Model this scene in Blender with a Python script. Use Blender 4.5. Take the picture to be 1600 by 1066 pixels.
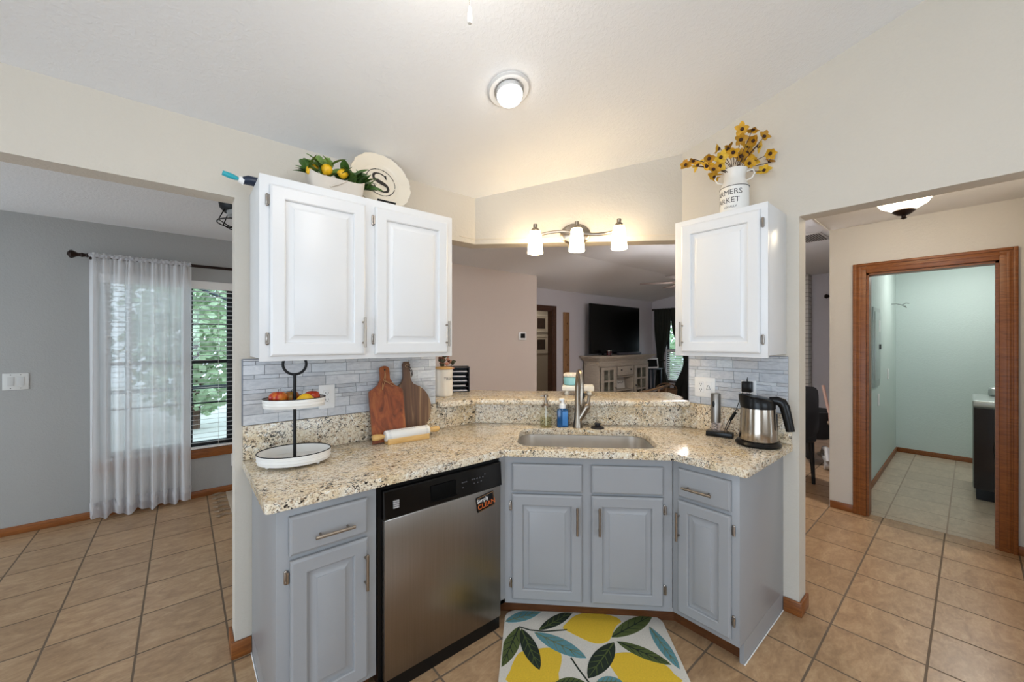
import bpy, bmesh, math, random
from mathutils import Vector, Matrix
PI = math.pi
S2 = math.sqrt(2)
scene = bpy.context.scene
COL = scene.collection
for o in list(bpy.data.objects):
    bpy.data.objects.remove(o)

# ------------------------------------------------------------------ camera
cam_d = bpy.data.cameras.new('camera')
cam_d.sensor_width = 36.0
cam_d.lens = 607.27 / 1600 * 36.0
cam_d.clip_start = 0.02
cam = bpy.data.objects.new('camera', cam_d)
cam.location = (0, 0, 1.445)
cam.rotation_euler = (PI / 2, 0, math.radians(49.762 - 90))
COL.objects.link(cam)
scene.camera = cam
scene.view_settings.view_transform = 'Standard'
scene.view_settings.look = 'None'
scene.view_settings.gamma = 1.0
scene.view_settings.use_curve_mapping = False
scene.view_settings.exposure = 0.0
# ------------------------------------------------------------------ world
world = bpy.data.worlds.new('world')
scene.world = world
world.use_nodes = True
_bg = world.node_tree.nodes['Background']
_bg.inputs['Color'].default_value = (0.72, 0.86, 1.0, 1)
_bg.inputs['Strength'].default_value = 2.6


def area_light(name, loc, rot, sx, sy, power, col):
    d = bpy.data.lights.new(name, 'AREA')
    d.shape = 'RECTANGLE'
    d.size = sx
    d.size_y = sy
    d.energy = power
    d.color = col
    o = bpy.data.objects.new(name, d)
    o.location = loc
    o.rotation_euler = rot
    COL.objects.link(o)
    return o


# added daylight-tinted fills at unseen openings:
# two behind camera, one in the dining room
area_light('fill_kitchen_back', (-2.50, -0.6, 1.25), (0, -PI / 2, 0), 2.0, 2.6, 46, (0.70, 0.84, 1.0))
area_light('fill_kitchen_rear', (0.2, -3.27, 1.55), (PI / 2, 0, 0), 2.4, 1.3, 29, (0.75, 0.87, 1.0))
area_light('fill_dining_side', (-2.50, 3.4, 1.2), (0, -PI / 2, 0), 1.9, 1.6, 9, (0.90, 0.95, 1.0))


def lamp(name, loc, power, col, r=0.05):
    d = bpy.data.lights.new(name, 'POINT')
    d.energy = power
    d.color = col
    d.shadow_soft_size = r
    o = bpy.data.objects.new(name, d)
    o.location = loc
    COL.objects.link(o)
    return o


# ------------------------------------------------------------------ helpers
def lin(h):
    h = h.lstrip('#')
    out = []
    for i in (0, 2, 4):
        c = int(h[i:i + 2], 16) / 255
        out.append(c / 12.92 if c <= 0.04045 else ((c + 0.055) / 1.055) ** 2.4)
    return (out[0], out[1], out[2], 1)


class NT:
    def __init__(self, mat):
        self.t = mat.node_tree
        self.n = self.t.nodes
        self.l = self.t.links

    def new(self, kind, **kw):
        nd = self.n.new(kind)
        for k, v in kw.items():
            setattr(nd, k, v)
        return nd

    def link(self, a, b):
        self.l.new(a, b)

    def math(self, op, a, b=None):
        nd = self.new('ShaderNodeMath', operation=op)
        for i, v in enumerate((a, b)):
            if v is None:
                continue
            if isinstance(v, (int, float)):
                nd.inputs[i].default_value = v
            else:
                self.link(v, nd.inputs[i])
        return nd.outputs[0]

    def mix(self, f, a, b):
        nd = self.new('ShaderNodeMix', data_type='RGBA')
        for sock, v in ((nd.inputs[0], f), (nd.inputs[6], a), (nd.inputs[7], b)):
            if isinstance(v, (int, float, tuple)):
                sock.default_value = v
            else:
                self.link(v, sock)
        return nd.outputs[2]

    def ramp(self, f, stops):
        nd = self.new('ShaderNodeValToRGB')
        e = nd.color_ramp.elements
        while len(e) < len(stops):
            e.new(0.5)
        for el, (p, c) in zip(e, stops):
            el.position = p
            el.color = c
        self.link(f, nd.inputs[0])
        return nd.outputs[0]

    def noise(self, vec, scale, detail=3, rough=0.5, dist=0.0):
        nd = self.new('ShaderNodeTexNoise')
        nd.inputs['Scale'].default_value = scale
        nd.inputs['Detail'].default_value = detail
        nd.inputs['Roughness'].default_value = rough
        nd.inputs['Distortion'].default_value = dist
        self.link(vec, nd.inputs['Vector'])
        return nd.outputs['Fac']

    def coord(self, kind='Object', scale=(1, 1, 1), rot=(0, 0, 0)):
        tc = self.new('ShaderNodeTexCoord')
        mp = self.new('ShaderNodeMapping')
        mp.inputs['Scale'].default_value = scale
        mp.inputs['Rotation'].default_value = rot
        self.link(tc.outputs[kind], mp.inputs['Vector'])
        return mp.outputs[0]

    def bump(self, h, strength, dist, bsdf):
        nd = self.new('ShaderNodeBump')
        nd.inputs['Strength'].default_value = strength
        nd.inputs['Distance'].default_value = dist
        self.link(h, nd.inputs['Height'])
        self.link(nd.outputs[0], bsdf.inputs['Normal'])


MATS = {}


def base(name):
    m = bpy.data.materials.new(name)
    m.use_nodes = True
    t = NT(m)
    return m, t, t.n['Principled BSDF']


def pm(name, col, rough=0.5, metal=0.0, var=0.04, vscale=8.0, bump=0.0, bscale=60.0, stretch=(1, 1, 1), **kw):
    """plain procedural paint/plastic/metal: colour with a little noise variation"""
    if name in MATS:
        return MATS[name]
    m, t, b = base(name)
    c = lin(col) if isinstance(col, str) else col
    v = t.coord('Object', stretch)
    f = t.noise(v, vscale, 3)
    hi = tuple(min(1, x * (1 + var)) for x in c[:3]) + (1,)
    lo = tuple(x * (1 - var) for x in c[:3]) + (1,)
    t.link(t.mix(f, lo, hi), b.inputs['Base Color'])
    b.inputs['Roughness'].default_value = rough
    b.inputs['Metallic'].default_value = metal
    for k, val in kw.items():
        b.inputs[k].default_value = val
    if bump:
        t.bump(t.noise(v, bscale, 4), bump, 0.002, b)
    MATS[name] = m
    return m


def emit(name, col, strength):
    m, t, b = base(name)
    b.inputs['Base Color'].default_value = (0.9, 0.9, 0.88, 1)
    b.inputs['Roughness'].default_value = 0.3
    b.inputs['Emission Color'].default_value = col
    b.inputs['Emission Strength'].default_value = strength
    return m


def wood(name, c1, c2, scale=6, stretch=(1, 12, 12), rough=0.4, rot=(0, 0, 0)):
    if name in MATS:
        return MATS[name]
    m, t, b = base(name)
    v = t.coord('Object', stretch, rot)
    f = t.noise(v, scale, 6, 0.6, 1.2)
    g = t.noise(v, scale * 5, 3)
    f2 = t.math('ADD', t.math('MULTIPLY', f, 0.75), t.math('MULTIPLY', g, 0.25))
    t.link(t.ramp(f2, [(0.32, lin(c1)), (0.68, lin(c2))]), b.inputs['Base Color'])
    b.inputs['Roughness'].default_value = rough
    t.bump(f2, 0.08, 0.002, b)
    MATS[name] = m
    return m


def make_granite():
    m, t, b = base('granite')
    v = t.coord('Object', (1, 1, 1))
    v2 = t.coord('Object', (0.8, 1.25, 1), (0, 0, 0.6))
    big = t.noise(v, 4.5, 4, 0.6, 0.6)
    cream = t.ramp(big, [(0.30, lin('#D8D0C2')), (0.48, lin('#E3D6BE')), (0.66, lin('#DFC8A0'))])
    mid = t.noise(v, 88, 4, 0.65, 0.8)
    c1 = t.mix(t.ramp(mid, [(0.515, (0, 0, 0, 1)), (0.60, (1, 1, 1, 1))]), cream, lin('#AC9174'))
    pale = t.noise(v2, 55, 3, 0.6, 0.5)
    c2 = t.mix(t.ramp(pale, [(0.56, (0, 0, 0, 1)), (0.64, (1, 1, 1, 1))]), c1, lin('#F0E9DB'))
    sp = t.noise(v2, 92, 4, 0.62, 1.3)
    patch = t.noise(v, 15, 3, 0.6, 0.4)
    sp2 = t.math('ADD', sp, t.math('MULTIPLY', t.math('SUBTRACT', patch, 0.5), 0.36))
    c3 = t.mix(t.ramp(sp2, [(0.570, (0, 0, 0, 1)), (0.612, (1, 1, 1, 1))]), c2, lin('#2A211C'))
    t.link(c3, b.inputs['Base Color'])
    b.inputs['Roughness'].default_value = 0.22
    MATS['granite'] = m
    return m


def make_floor(name, x0, y0, cols, grout, size=0.3367):
    m, t, b = base(name)
    tc = t.new('ShaderNodeTexCoord')
    sep = t.new('ShaderNodeSeparateXYZ')
    t.link(tc.outputs['Object'], sep.inputs[0])
    ids, edge = [], None
    for ax, off in ((0, x0), (1, y0)):
        u = t.math('DIVIDE', t.math('SUBTRACT', sep.outputs[ax], off), size)
        ids.append(t.math('FLOOR', u))
        fr = t.math('FRACT', u)
        d = t.math('MINIMUM', fr, t.math('SUBTRACT', 1.0, fr))
        edge = d if edge is None else t.math('MINIMUM', edge, d)
    wob = t.noise(tc.outputs['Object'], 60, 2)
    edge = t.math('ADD', edge, t.math('MULTIPLY', t.math('SUBTRACT', wob, 0.5), 0.006))
    mask = t.ramp(t.math('MULTIPLY', edge, 10.0), [(0.10, (1, 1, 1, 1)), (0.16, (0, 0, 0, 1))])
    cmb = t.new('ShaderNodeCombineXYZ')
    t.link(ids[0], cmb.inputs[0])
    t.link(ids[1], cmb.inputs[1])
    wn = t.new('ShaderNodeTexWhiteNoise', noise_dimensions='3D')
    t.link(cmb.outputs[0], wn.inputs['Vector'])
    shift = t.new('ShaderNodeVectorMath', operation='MULTIPLY_ADD')
    t.link(wn.outputs['Color'], shift.inputs[0])
    shift.inputs[1].default_value = (7, 7, 7)
    t.link(tc.outputs['Object'], shift.inputs[2])
    mp = t.new('ShaderNodeMapping')
    mp.inputs['Scale'].default_value = (1.0, 2.2, 1)
    t.link(shift.outputs[0], mp.inputs['Vector'])
    n1 = t.noise(mp.outputs[0], 7, 6, 0.65, 1.0)
    n2 = t.noise(mp.outputs[0], 38, 4, 0.6, 0.5)
    f = t.math('ADD', t.math('MULTIPLY', n1, 0.7), t.math('MULTIPLY', n2, 0.3))
    tile = t.ramp(f, [(0.33, lin(cols[0])), (0.5, lin(cols[1])), (0.67, lin(cols[2]))])
    bright = t.math('ADD', 0.92, t.math('MULTIPLY', wn.outputs['Value'], 0.16))
    hsv = t.new('ShaderNodeHueSaturation')
    t.link(bright, hsv.inputs['Value'])
    t.link(tile, hsv.inputs['Color'])
    t.link(t.mix(mask, hsv.outputs[0], lin(grout)), b.inputs['Base Color'])
    rr = t.math('ADD', 0.30, t.math('MULTIPLY', mask, 0.5))
    t.link(rr, b.inputs['Roughness'])
    h = t.math('SUBTRACT', t.math('MULTIPLY', f, 0.3), mask)
    t.bump(h, 0.25, 0.003, b)
    MATS[name] = m
    return m


def wall_paint(name, col, bump=0.25, rough=0.7):
    if name in MATS:
        return MATS[name]
    m, t, b = base(name)
    v = t.coord('Object')
    c = lin(col)
    f = t.noise(v, 1.7, 3)
    t.link(t.mix(f, tuple(x * 0.97 for x in c[:3]) + (1,), tuple(min(1, x * 1.03) for x in c[:3]) + (1,)), b.inputs['Base Color'])
    b.inputs['Roughness'].default_value = rough
    h = t.noise(v, 55, 4, 0.6, 0.6)
    t.bump(t.ramp(h, [(0.45, (0, 0, 0, 1)), (0.6, (1, 1, 1, 1))]), bump, 0.002, b)
    MATS[name] = m
    return m


def make_glass(name='window_glass', tint=(0.97, 1, 0.99, 1), refl=0.08):
    if name in MATS:
        return MATS[name]
    m = bpy.data.materials.new(name)
    m.use_nodes = True
    t = NT(m)
    for n in list(t.n):
        t.n.remove(n)
    out = t.new('ShaderNodeOutputMaterial')
    tr = t.new('ShaderNodeBsdfTransparent')
    tr.inputs[0].default_value = tint
    gl = t.new('ShaderNodeBsdfGlossy')
    gl.inputs['Roughness'].default_value = 0.02
    fz = t.new('ShaderNodeLayerWeight')
    fz.inputs[0].default_value = 0.5
    mx = t.new('ShaderNodeMixShader')
    t.link(t.math('ADD', t.math('MULTIPLY', t.math('POWER', fz.outputs['Facing'], 4.0), 0.6), 0.02 + refl * 0.2), mx.inputs[0])
    t.link(tr.outputs[0], mx.inputs[1])
    t.link(gl.outputs[0], mx.inputs[2])
    t.link(mx.outputs[0], out.inputs[0])
    MATS[name] = m
    return m


def make_sheer(name, col, see):
    m = bpy.data.materials.new(name)
    m.use_nodes = True
    t = NT(m)
    for n in list(t.n):
        t.n.remove(n)
    out = t.new('ShaderNodeOutputMaterial')
    tr = t.new('ShaderNodeBsdfTransparent')
    tl = t.new('ShaderNodeBsdfTranslucent')
    df = t.new('ShaderNodeBsdfDiffuse')
    v = t.coord('Object', (1, 1, 1))
    weave = t.noise(v, 400, 2)
    c = lin(col)
    cc = t.mix(weave, tuple(x * 0.94 for x in c[:3]) + (1,), c)
    t.link(cc, tl.inputs[0])
    t.link(cc, df.inputs[0])
    a = t.new('ShaderNodeMixShader')
    a.inputs[0].default_value = 0.5
    t.link(tl.outputs[0], a.inputs[1])
    t.link(df.outputs[0], a.inputs[2])
    mx = t.new('ShaderNodeMixShader')
    mx.inputs[0].default_value = 1 - see
    t.link(tr.outputs[0], mx.inputs[1])
    t.link(a.outputs[0], mx.inputs[2])
    t.link(mx.outputs[0], out.inputs[0])
    MATS[name] = m
    return m


class MB:
    """collects shapes, then links them as one mesh object"""

    def __init__(self):
        self.v = []
        self.f = []
        self.mi = []
        self.cur = 0
        self.cols = []
        self.col = None

    def add(self, verts, faces):
        n = len(self.v)
        self.v += [Vector(p) for p in verts]
        for fc in faces:
            self.f.append([n + i for i in fc])
            self.mi.append(self.cur)
            self.cols.append(self.col)
        return self

    def from_bm(self, bm):
        bm.verts.index_update()
        self.add([v.co.copy() for v in bm.verts], [[v.index for v in f.verts] for f in bm.faces])
        bm.free()
        return self

    def box(self, x0, x1, y0, y1, z0, z1, b=0.0, seg=2):
        p = [(x0, y0, z0), (x1, y0, z0), (x1, y1, z0), (x0, y1, z0), (x0, y0, z1), (x1, y0, z1), (x1, y1, z1), (x0, y1, z1)]
        fs = [(0, 3, 2, 1), (4, 5, 6, 7), (0, 1, 5, 4), (1, 2, 6, 5), (2, 3, 7, 6), (3, 0, 4, 7)]
        if b <= 0:
            return self.add(p, fs)
        bm = bmesh.new()
        vs = [bm.verts.new(q) for q in p]
        for fc in fs:
            bm.faces.new([vs[i] for i in fc])
        bmesh.ops.bevel(bm, geom=bm.edges[:], offset=b, segments=seg, affect='EDGES', profile=0.5)
        return self.from_bm(bm)

    def prism(self, out, z0, z1, b=0.0, axis='z', top=None):
        """outline (ccw seen from +axis) extruded; z0/z1 numbers or functions of the outline point"""
        def P(q, z):
            if axis == 'z':
                return (q[0], q[1], z)
            if axis == 'y':
                return (q[0], z, q[1])
            return (z, q[0], q[1])
        a = [P(q, z0(q) if callable(z0) else z0) for q in out]
        c = [P(q, z1(q) if callable(z1) else z1) for q in out]
        n = len(out)
        fs = [tuple(reversed(range(n))), tuple(range(n, 2 * n))]
        fs += [(i, (i + 1) % n, n + (i + 1) % n, n + i) for i in range(n)]
        if axis == 'y':
            fs = [tuple(reversed(x)) for x in fs]
        if b <= 0:
            return self.add(a + c, fs)
        bm = bmesh.new()
        vs = [bm.verts.new(q) for q in a + c]
        for fc in fs:
            bm.faces.new([vs[i] for i in fc])
        bm.edges.ensure_lookup_table()
        es = [e for e in bm.edges if (len(e.link_faces) == 2 and (len(e.link_faces[0].verts) == n or len(e.link_faces[1].verts) == n))]
        bmesh.ops.bevel(bm, geom=es, offset=b, segments=2, affect='EDGES', profile=0.5)
        return self.from_bm(bm)

    def rings(self, rings, cap0=True, cap1=True, closed=False):
        n = len(rings[0])
        vs = [p for r in rings for p in r]
        fs = []
        m = len(rings)
        for k in range(m if closed else m - 1):
            k2 = (k + 1) % m
            for i in range(n):
                j = (i + 1) % n
                fs.append((k * n + i, k * n + j, k2 * n + j, k2 * n + i))
        if not closed:
            if cap0:
                fs.append(tuple(reversed(range(n))))
            if cap1:
                fs.append(tuple(range((m - 1) * n, m * n)))
        return self.add(vs, fs)

    def tube(self, pts, r, n=8, closed=False, flat=None):
        pts = [Vector(p) for p in pts]
        m = len(pts)
        rr = r if isinstance(r, (list, tuple)) else [r] * m
        rings = []
        prev = None
        for k in range(m):
            a = pts[k - 1] if (k > 0 or closed) else pts[k]
            c = pts[(k + 1) % m] if (k < m - 1 or closed) else pts[k]
            t = (c - a)
            t = t.normalized() if t.length > 1e-9 else Vector((0, 0, 1))
            if prev is None:
                up = Vector((0, 0, 1)) if abs(t.z) < 0.9 else Vector((1, 0, 0))
                u = t.cross(up).normalized()
            else:
                u = prev - t * prev.dot(t)
                u = u.normalized() if u.length > 1e-6 else t.orthogonal().normalized()
            w = t.cross(u)
            prev = u
            rings.append([pts[k] + (u * math.cos(2 * PI * i / n) + w * math.sin(2 * PI * i / n) * (flat or 1)) * rr[k] for i in range(n)])
        return self.rings(rings, closed=closed)

    def cyl(self, p0, p1, r0, r1=None, n=20):
        return self.tube([p0, p1], [r0, r0 if r1 is None else r1], n)

    def lathe(self, prof, c=(0, 0, 0), n=28, sx=1.0, sy=1.0, rot=0.0, cap0=True, cap1=True):
        rings = []
        for r, z in prof:
            ring = []
            for i in range(n):
                a = 2 * PI * i / n
                x, y = r * sx * math.cos(a), r * sy * math.sin(a)
                ring.append((c[0] + x * math.cos(rot) - y * math.sin(rot), c[1] + x * math.sin(rot) + y * math.cos(rot), c[2] + z))
            rings.append(ring)
        return self.rings(rings, cap0, cap1)

    def ball(self, c, rx, ry=None, rz=None, n=16, m=10, R=None):
        ry = rx if ry is None else ry
        rz = rx if rz is None else rz
        rings = []
        for k in range(1, m):
            a = PI * k / m
            rings.append([Vector((rx * math.sin(a) * math.cos(2 * PI * i / n), ry * math.sin(a) * math.sin(2 * PI * i / n), -rz * math.cos(a))) for i in range(n)])
        pol = [Vector((0, 0, -rz)), Vector((0, 0, rz))]
        vs = [p for r in rings for p in r] + pol
        if R is not None:
            vs = [R @ p for p in vs]
        c = Vector(c)
        vs = [p + c for p in vs]
        fs = []
        for k in range(m - 2):
            for i in range(n):
                j = (i + 1) % n
                fs.append((k * n + i, k * n + j, (k + 1) * n + j, (k + 1) * n + i))
        s, e = (m - 1) * n, (m - 1) * n + 1
        for i in range(n):
            j = (i + 1) % n
            fs.append((s, j, i))
            fs.append((e, (m - 2) * n + i, (m - 2) * n + j))
        return self.add(vs, fs)

    def xf(self, M, start=0):
        for i in range(start, len(self.v)):
            self.v[i] = M @ self.v[i]
        return self

    def build(self, name, mat, parent=None, loc=None, world=False, smooth=35, colattr=False):
        me = bpy.data.meshes.new(name)
        vs = self.v
        if world and parent is not None:
            p = parent
            while p.parent is not None:
                p = p.parent
            I = (Matrix.Translation(p.location) @ p.rotation_euler.to_matrix().to_4x4()).inverted()
            vs = [I @ q for q in vs]
        elif loc is not None:
            L = Vector(loc)
            vs = [q - L for q in vs]
        me.from_pydata([tuple(q) for q in vs], [], self.f)
        mats = mat if isinstance(mat, (list, tuple)) else [mat]
        for mm in mats:
            me.materials.append(mm)
        for p, i in zip(me.polygons, self.mi):
            p.material_index = i
        if colattr:
            ca = me.color_attributes.new('tint', 'FLOAT_COLOR', 'CORNER')
            k = 0
            for p, c in zip(me.polygons, self.cols):
                c = c or (1, 1, 1, 1)
                for _ in p.loop_indices:
                    ca.data[k].color = c
                    k += 1
        bm = bmesh.new()
        bm.from_mesh(me)
        bmesh.ops.recalc_face_normals(bm, faces=bm.faces[:])
        bm.to_mesh(me)
        bm.free()
        if smooth:
            me.polygons.foreach_set('use_smooth', [True] * len(me.polygons))
            me.set_sharp_from_angle(angle=math.radians(smooth))
        me.update()
        o = bpy.data.objects.new(name, me)
        COL.objects.link(o)
        if parent is not None:
            o.parent = parent
        elif loc is not None:
            o.location = loc
        return o


def tag(o, label, cat, group=None, kind=None):
    o['label'] = label
    o['category'] = cat
    if group:
        o['group'] = group
    if kind:
        o['kind'] = kind
    return o


def thing(name, label, cat, loc=(0, 0, 0), rz=0.0, group=None):
    o = bpy.data.objects.new(name, None)
    o.empty_display_size = 0.05
    o.location = loc
    o.rotation_euler = (0, 0, rz)
    COL.objects.link(o)
    return tag(o, label, cat, group)


def struct(name, mb, mat, **kw):
    o = mb.build(name, mat, **kw)
    o['kind'] = 'structure'
    return o


def text_mesh(s, size, depth=0.0006, align='CENTER'):
    cu = bpy.data.curves.new('lettering', 'FONT')
    cu.body = s
    cu.size = size
    cu.align_x = align
    cu.align_y = 'CENTER'
    cu.extrude = depth
    cu.resolution_u = 3
    o = bpy.data.objects.new('lettering', cu)
    COL.objects.link(o)
    bpy.context.view_layer.update()
    dg = bpy.context.evaluated_depsgraph_get()
    me = bpy.data.meshes.new_from_object(o.evaluated_get(dg))
    vs = [v.co.copy() for v in me.vertices]
    fs = [tuple(p.vertices) for p in me.polygons]
    bpy.data.objects.remove(o)
    bpy.data.meshes.remove(me)
    return vs, fs


# ------------------------------------------------------------------ materials
M_granite = make_granite()
M_floor = make_floor('floor_tile', 0.17, 0.127, ('#957557', '#AD8C69', '#C2A27E'), '#6B5A49')
M_floor2 = make_floor('laundry_floor_tile', 4.45, 0.12, ('#AC9C88', '#BDAC97', '#CCBCA7'), '#A39383')
M_ceil = wall_paint('ceiling_paint', '#EAEAEA', 0.35)
M_wall = wall_paint('kitchen_wall_paint', '#D0C8BB')
M_wall_hall = wall_paint('hall_wall_paint', '#D8D4CE')
M_wall_gray = wall_paint('dining_wall_paint', '#A3A3A1')
M_wall_liv = wall_paint('living_wall_paint', '#C5C1C5')
M_wall_mint = wall_paint('laundry_wall_paint', '#C9D7D2', 0.4)
M_wood = wood('trim_wood', '#6A3816', '#9E602C', 5, (2, 2, 16))
M_woodx = wood('trim_wood_long', '#6A3816', '#9E602C', 5, (1, 14, 14))
M_woody = wood('trim_wood_deep', '#6A3816', '#9E602C', 5, (14, 1, 14))
M_toe = wood('toe_kick_wood', '#472710', '#6A3D1B', 6, (2, 2, 14))
M_white = pm('white_cabinet_paint', '#E2E2E2', 0.32, var=0.01)
M_gray = pm('gray_cabinet_paint', '#97989A', 0.34, var=0.02)
M_steel = pm('brushed_nickel', '#9A8F82', 0.28, 1.0, var=0.06, vscale=40)
M_hinge = pm('hinge_metal', '#A09890', 0.3, 1.0, var=0.05)
M_black = pm('black_plastic', '#0A0A0B', 0.28, var=0.1, **{'Specular IOR Level': 0.3})
M_blackm = pm('black_metal', '#0D0C0C', 0.45, var=0.1, **{'Specular IOR Level': 0.25})
M_plate = pm('white_plastic', '#EFEEEC', 0.35, var=0.01)
M_slot = pm('dark_slot', '#2A2725', 0.6)
M_bulb = emit('shade_glow', (1.0, 0.76, 0.44, 1), 19.0)
M_bulb_in = emit('bulb_glow', (1.0, 0.78, 0.48, 1), 170.0)
M_glass = make_glass()
M_enamel = pm('white_enamel', '#E6E3DD', 0.3, var=0.02)
M_ceram = pm('cream_ceramic', '#E7DFD2', 0.35, var=0.02)

# stainless with brushed streaks
_m, _t, _b = base('stainless')
_v = _t.coord('Object', (30, 30, 0.5))
_f = _t.noise(_v, 6, 3)
_t.link(_t.ramp(_f, [(0.3, lin('#8C857E')), (0.7, lin('#938C85'))]), _b.inputs['Base Color'])
_b.inputs['Metallic'].default_value = 1.0
_b.inputs['Roughness'].default_value = 0.33
_b.inputs['Anisotropic'].default_value = 0.6
M_stain = _m

# ------------------------------------------------------------------ plan numbers (metres)
YW, XW, MW = 2.170, 2.469, 3.679          # kitchen wall planes: Y, X, X+Y
YB, XB, SB = 1.550, 1.857, 2.8145         # base cabinet fronts
YU, XU = 1.853, 2.166                     # wall cabinet fronts
ZC = 0.897                                # counter top
TH = 0.115                                # wall thickness
HD = 2.10                                 # underside of the headers
YL = 4.617                                # dining room far wall
YT = 5.08                                 # television wall
XL = 8.83                                 # living room window wall
XH = 4.31                                 # hall wall with laundry door


def zk(q):                                # kitchen cathedral ceiling
    return 2.41 + 0.256 * (YW - q[1]) if q[1] > -0.6 else 2.41 + 0.256 * 2.77 - 0.256 * (-0.6 - q[1])


# ------------------------------------------------------------------ structure
mb = MB().box(-2.7, 8.95, -3.5, 6.6, -0.12, 0.0)
struct('floor', mb, M_floor)
mb = MB().box(XH + 0.06, 7.2, -1.3, 0.66, 0.0, 0.003)
struct('floor_laundry', mb, M_floor2)

ce = [(-2.7, -3.5), (2.53, -3.5), (2.53, -0.6), (-2.7, -0.6)]
ce2 = [(-2.7, -0.6), (2.53, -0.6), (2.53, 1.24), (1.535, 2.23), (-2.7, 2.23)]
mb = MB()
mb.prism(ce, zk, lambda q: zk(q) + 0.08)
mb.prism(ce2, zk, lambda q: zk(q) + 0.08)
struct('ceiling_kitchen', mb, M_ceil)
mb = MB().prism([(-2.7, 2.23), (1.58, 2.23), (2.48, 1.33), (2.48, 4.72), (-2.7, 4.72)], 2.41, 2.47)
struct('ceiling_dining', mb, M_ceil)


def zl(q):
    return 2.66 if q[1] < 3.6 else 2.66 - (q[1] - 3.6) * 0.169


mb = MB().prism([(2.48, 0.70), (8.95, 0.70), (8.95, 3.6), (2.48, 3.6)], 2.66, 2.72)
mb.prism([(2.48, 3.6), (8.95, 3.6), (8.95, 5.2), (2.48, 5.2)], zl, lambda q: zl(q) + 0.06)
mb.prism([(2.46, 1.30), (2.48, 1.30), (2.48, 4.62), (2.46, 4.62)], 2.412, 2.70)
struct('ceiling_living', mb, M_ceil)
mb = MB().box(2.53, XH + 0.1, -0.9, 0.80, 2.41, 2.47)
mb.box(2.53, XH + 0.1, 0.80, 0.815, 2.405, 2.70)
struct('ceiling_hall', mb, M_ceil)
mb = MB().box(XH, 7.3, -1.4, 0.72, 2.41, 2.47)
struct('ceiling_laundry', mb, M_ceil)

# left wall (between kitchen and dining room)
c2 = (1.509 + TH * math.tan(PI / 8), YW + TH)
mb = MB()
mb.box(0.18, 1.204, YW, YW + TH, 0, HD)
mb.prism([(-2.7, YW), (1.509, YW), c2, (-2.7, YW + TH)], HD, 2.46)
mb.box(-2.7, -1.2, YW, YW + TH, 0, HD)
mb.prism([(1.204, YW), (1.509, YW), c2, (1.204, YW + TH)], 0, 1.03)
struct('wall_left', mb, M_wall)
# angled middle wall (sink)
c3 = (XW + TH, MW + TH * S2 - XW - TH)
mid = [(1.509, YW), (XW, MW - XW), c3, c2]
mb = MB().prism(mid, 0, 1.03).prism(mid, HD, 2.80)
struct('wall_middle', mb, M_wall)
# right wall
mb = MB()
mb.prism([(XW, 0.583), (XW + TH, 0.583), (XW + TH, 1.164), (XW, 1.164)], 0, HD)
mb.prism([(XW, 1.164), (XW + TH, 1.164), c3, (XW, MW - XW)], 0, 1.03)
mb.prism([(XW, -0.75), (XW + TH, -0.75), c3, (XW, MW - XW)], HD, 3.2)
mb.box(XW, XW + TH, -3.5, -0.75, 0, 3.2)
struct('wall_right', mb, M_wall)
# kitchen walls behind the camera, with two unseen openings added for the fills
mb = MB()
mb.box(-2.7, -2.6, -3.5, -1.9, 0, 3.2)
mb.box(-2.7, -2.6, 0.7, YW, 0, 3.2)
mb.box(-2.7, -2.6, -1.9, 0.7, 2.25, 3.2)
mb.box(-2.7, -2.6, -1.9, 0.7, 0, 0.05)
struct('wall_back', mb, M_wall)
mb = MB()
mb.box(-2.6, -1.0, -3.45, -3.37, 0, 3.2)
mb.box(1.4, XW, -3.45, -3.37, 0, 3.2)
mb.box(-1.0, 1.4, -3.45, -3.37, 0, 0.9)
mb.box(-1.0, 1.4, -3.45, -3.37, 2.2, 3.2)
struct('wall_rear', mb, M_wall)
# dining room walls
WX0, WX1, WZ0, WZ1 = -0.53, 0.385, 0.44, 2.0
mb = MB()
mb.box(-2.7, WX0, YL, YL + TH, 0, 2.45)
mb.box(WX1, 2.48, YL, YL + TH, 0, 2.45)
mb.box(WX0, WX1, YL, YL + TH, 0, WZ0)
mb.box(WX0, WX1, YL, YL + TH, WZ1, 2.45)
mb.box(-2.7, -2.6, YW + TH, 2.5, 0, 2.45)
mb.box(-2.7, -2.6, 4.3, YL, 0, 2.45)
mb.box(-2.7, -2.6, 2.5, 4.3, 2.15, 2.45)
struct('wall_dining', mb, M_wall_gray)
# living room walls
TX0 = 2.0
mb = MB().box(TX0, 4.375, 4.55, 4.612, 0, 2.56)
mb.box(4.30, 4.375, 4.612, YT, 0, 2.52)
struct('wall_thermostat', mb, wall_paint('thermostat_wall_warm_lit', '#D6C8BD'))  # warm cast of the vanity light put into this wall's colour
DX0, DX1, DZ = 4.42, 5.30, 2.02
mb = MB()
mb.box(4.30, DX0, YT, YT + TH, 0, 2.5)
mb.box(DX1, XL + 0.1, YT, YT + TH, 0, 2.5)
mb.box(DX0, DX1, YT, YT + TH, DZ, 2.5)
struct('wall_television', mb, M_wall_liv)
mb = MB()
LW = [(3.60, 4.72), (0.95, 1.50)]
LZ0, LZ1 = 0.50, 1.98
mb.box(XL, XL + TH, 4.72, YT, 0, 2.75)
mb.box(XL, XL + TH, 1.50, 3.60, 0, 2.75)
mb.box(XL, XL + TH, 0.70, 0.95, 0, 2.75)
for a, c in LW:
    mb.box(XL, XL + TH, a, c, 0, LZ0)
    mb.box(XL, XL + TH, a, c, LZ1, 2.75)
struct('wall_living', mb, M_wall_liv)
mb = MB().box(XH + TH, XL, 0.72, 0.80, 0, 2.75)
struct('wall_partition', mb, M_wall_liv)
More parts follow.
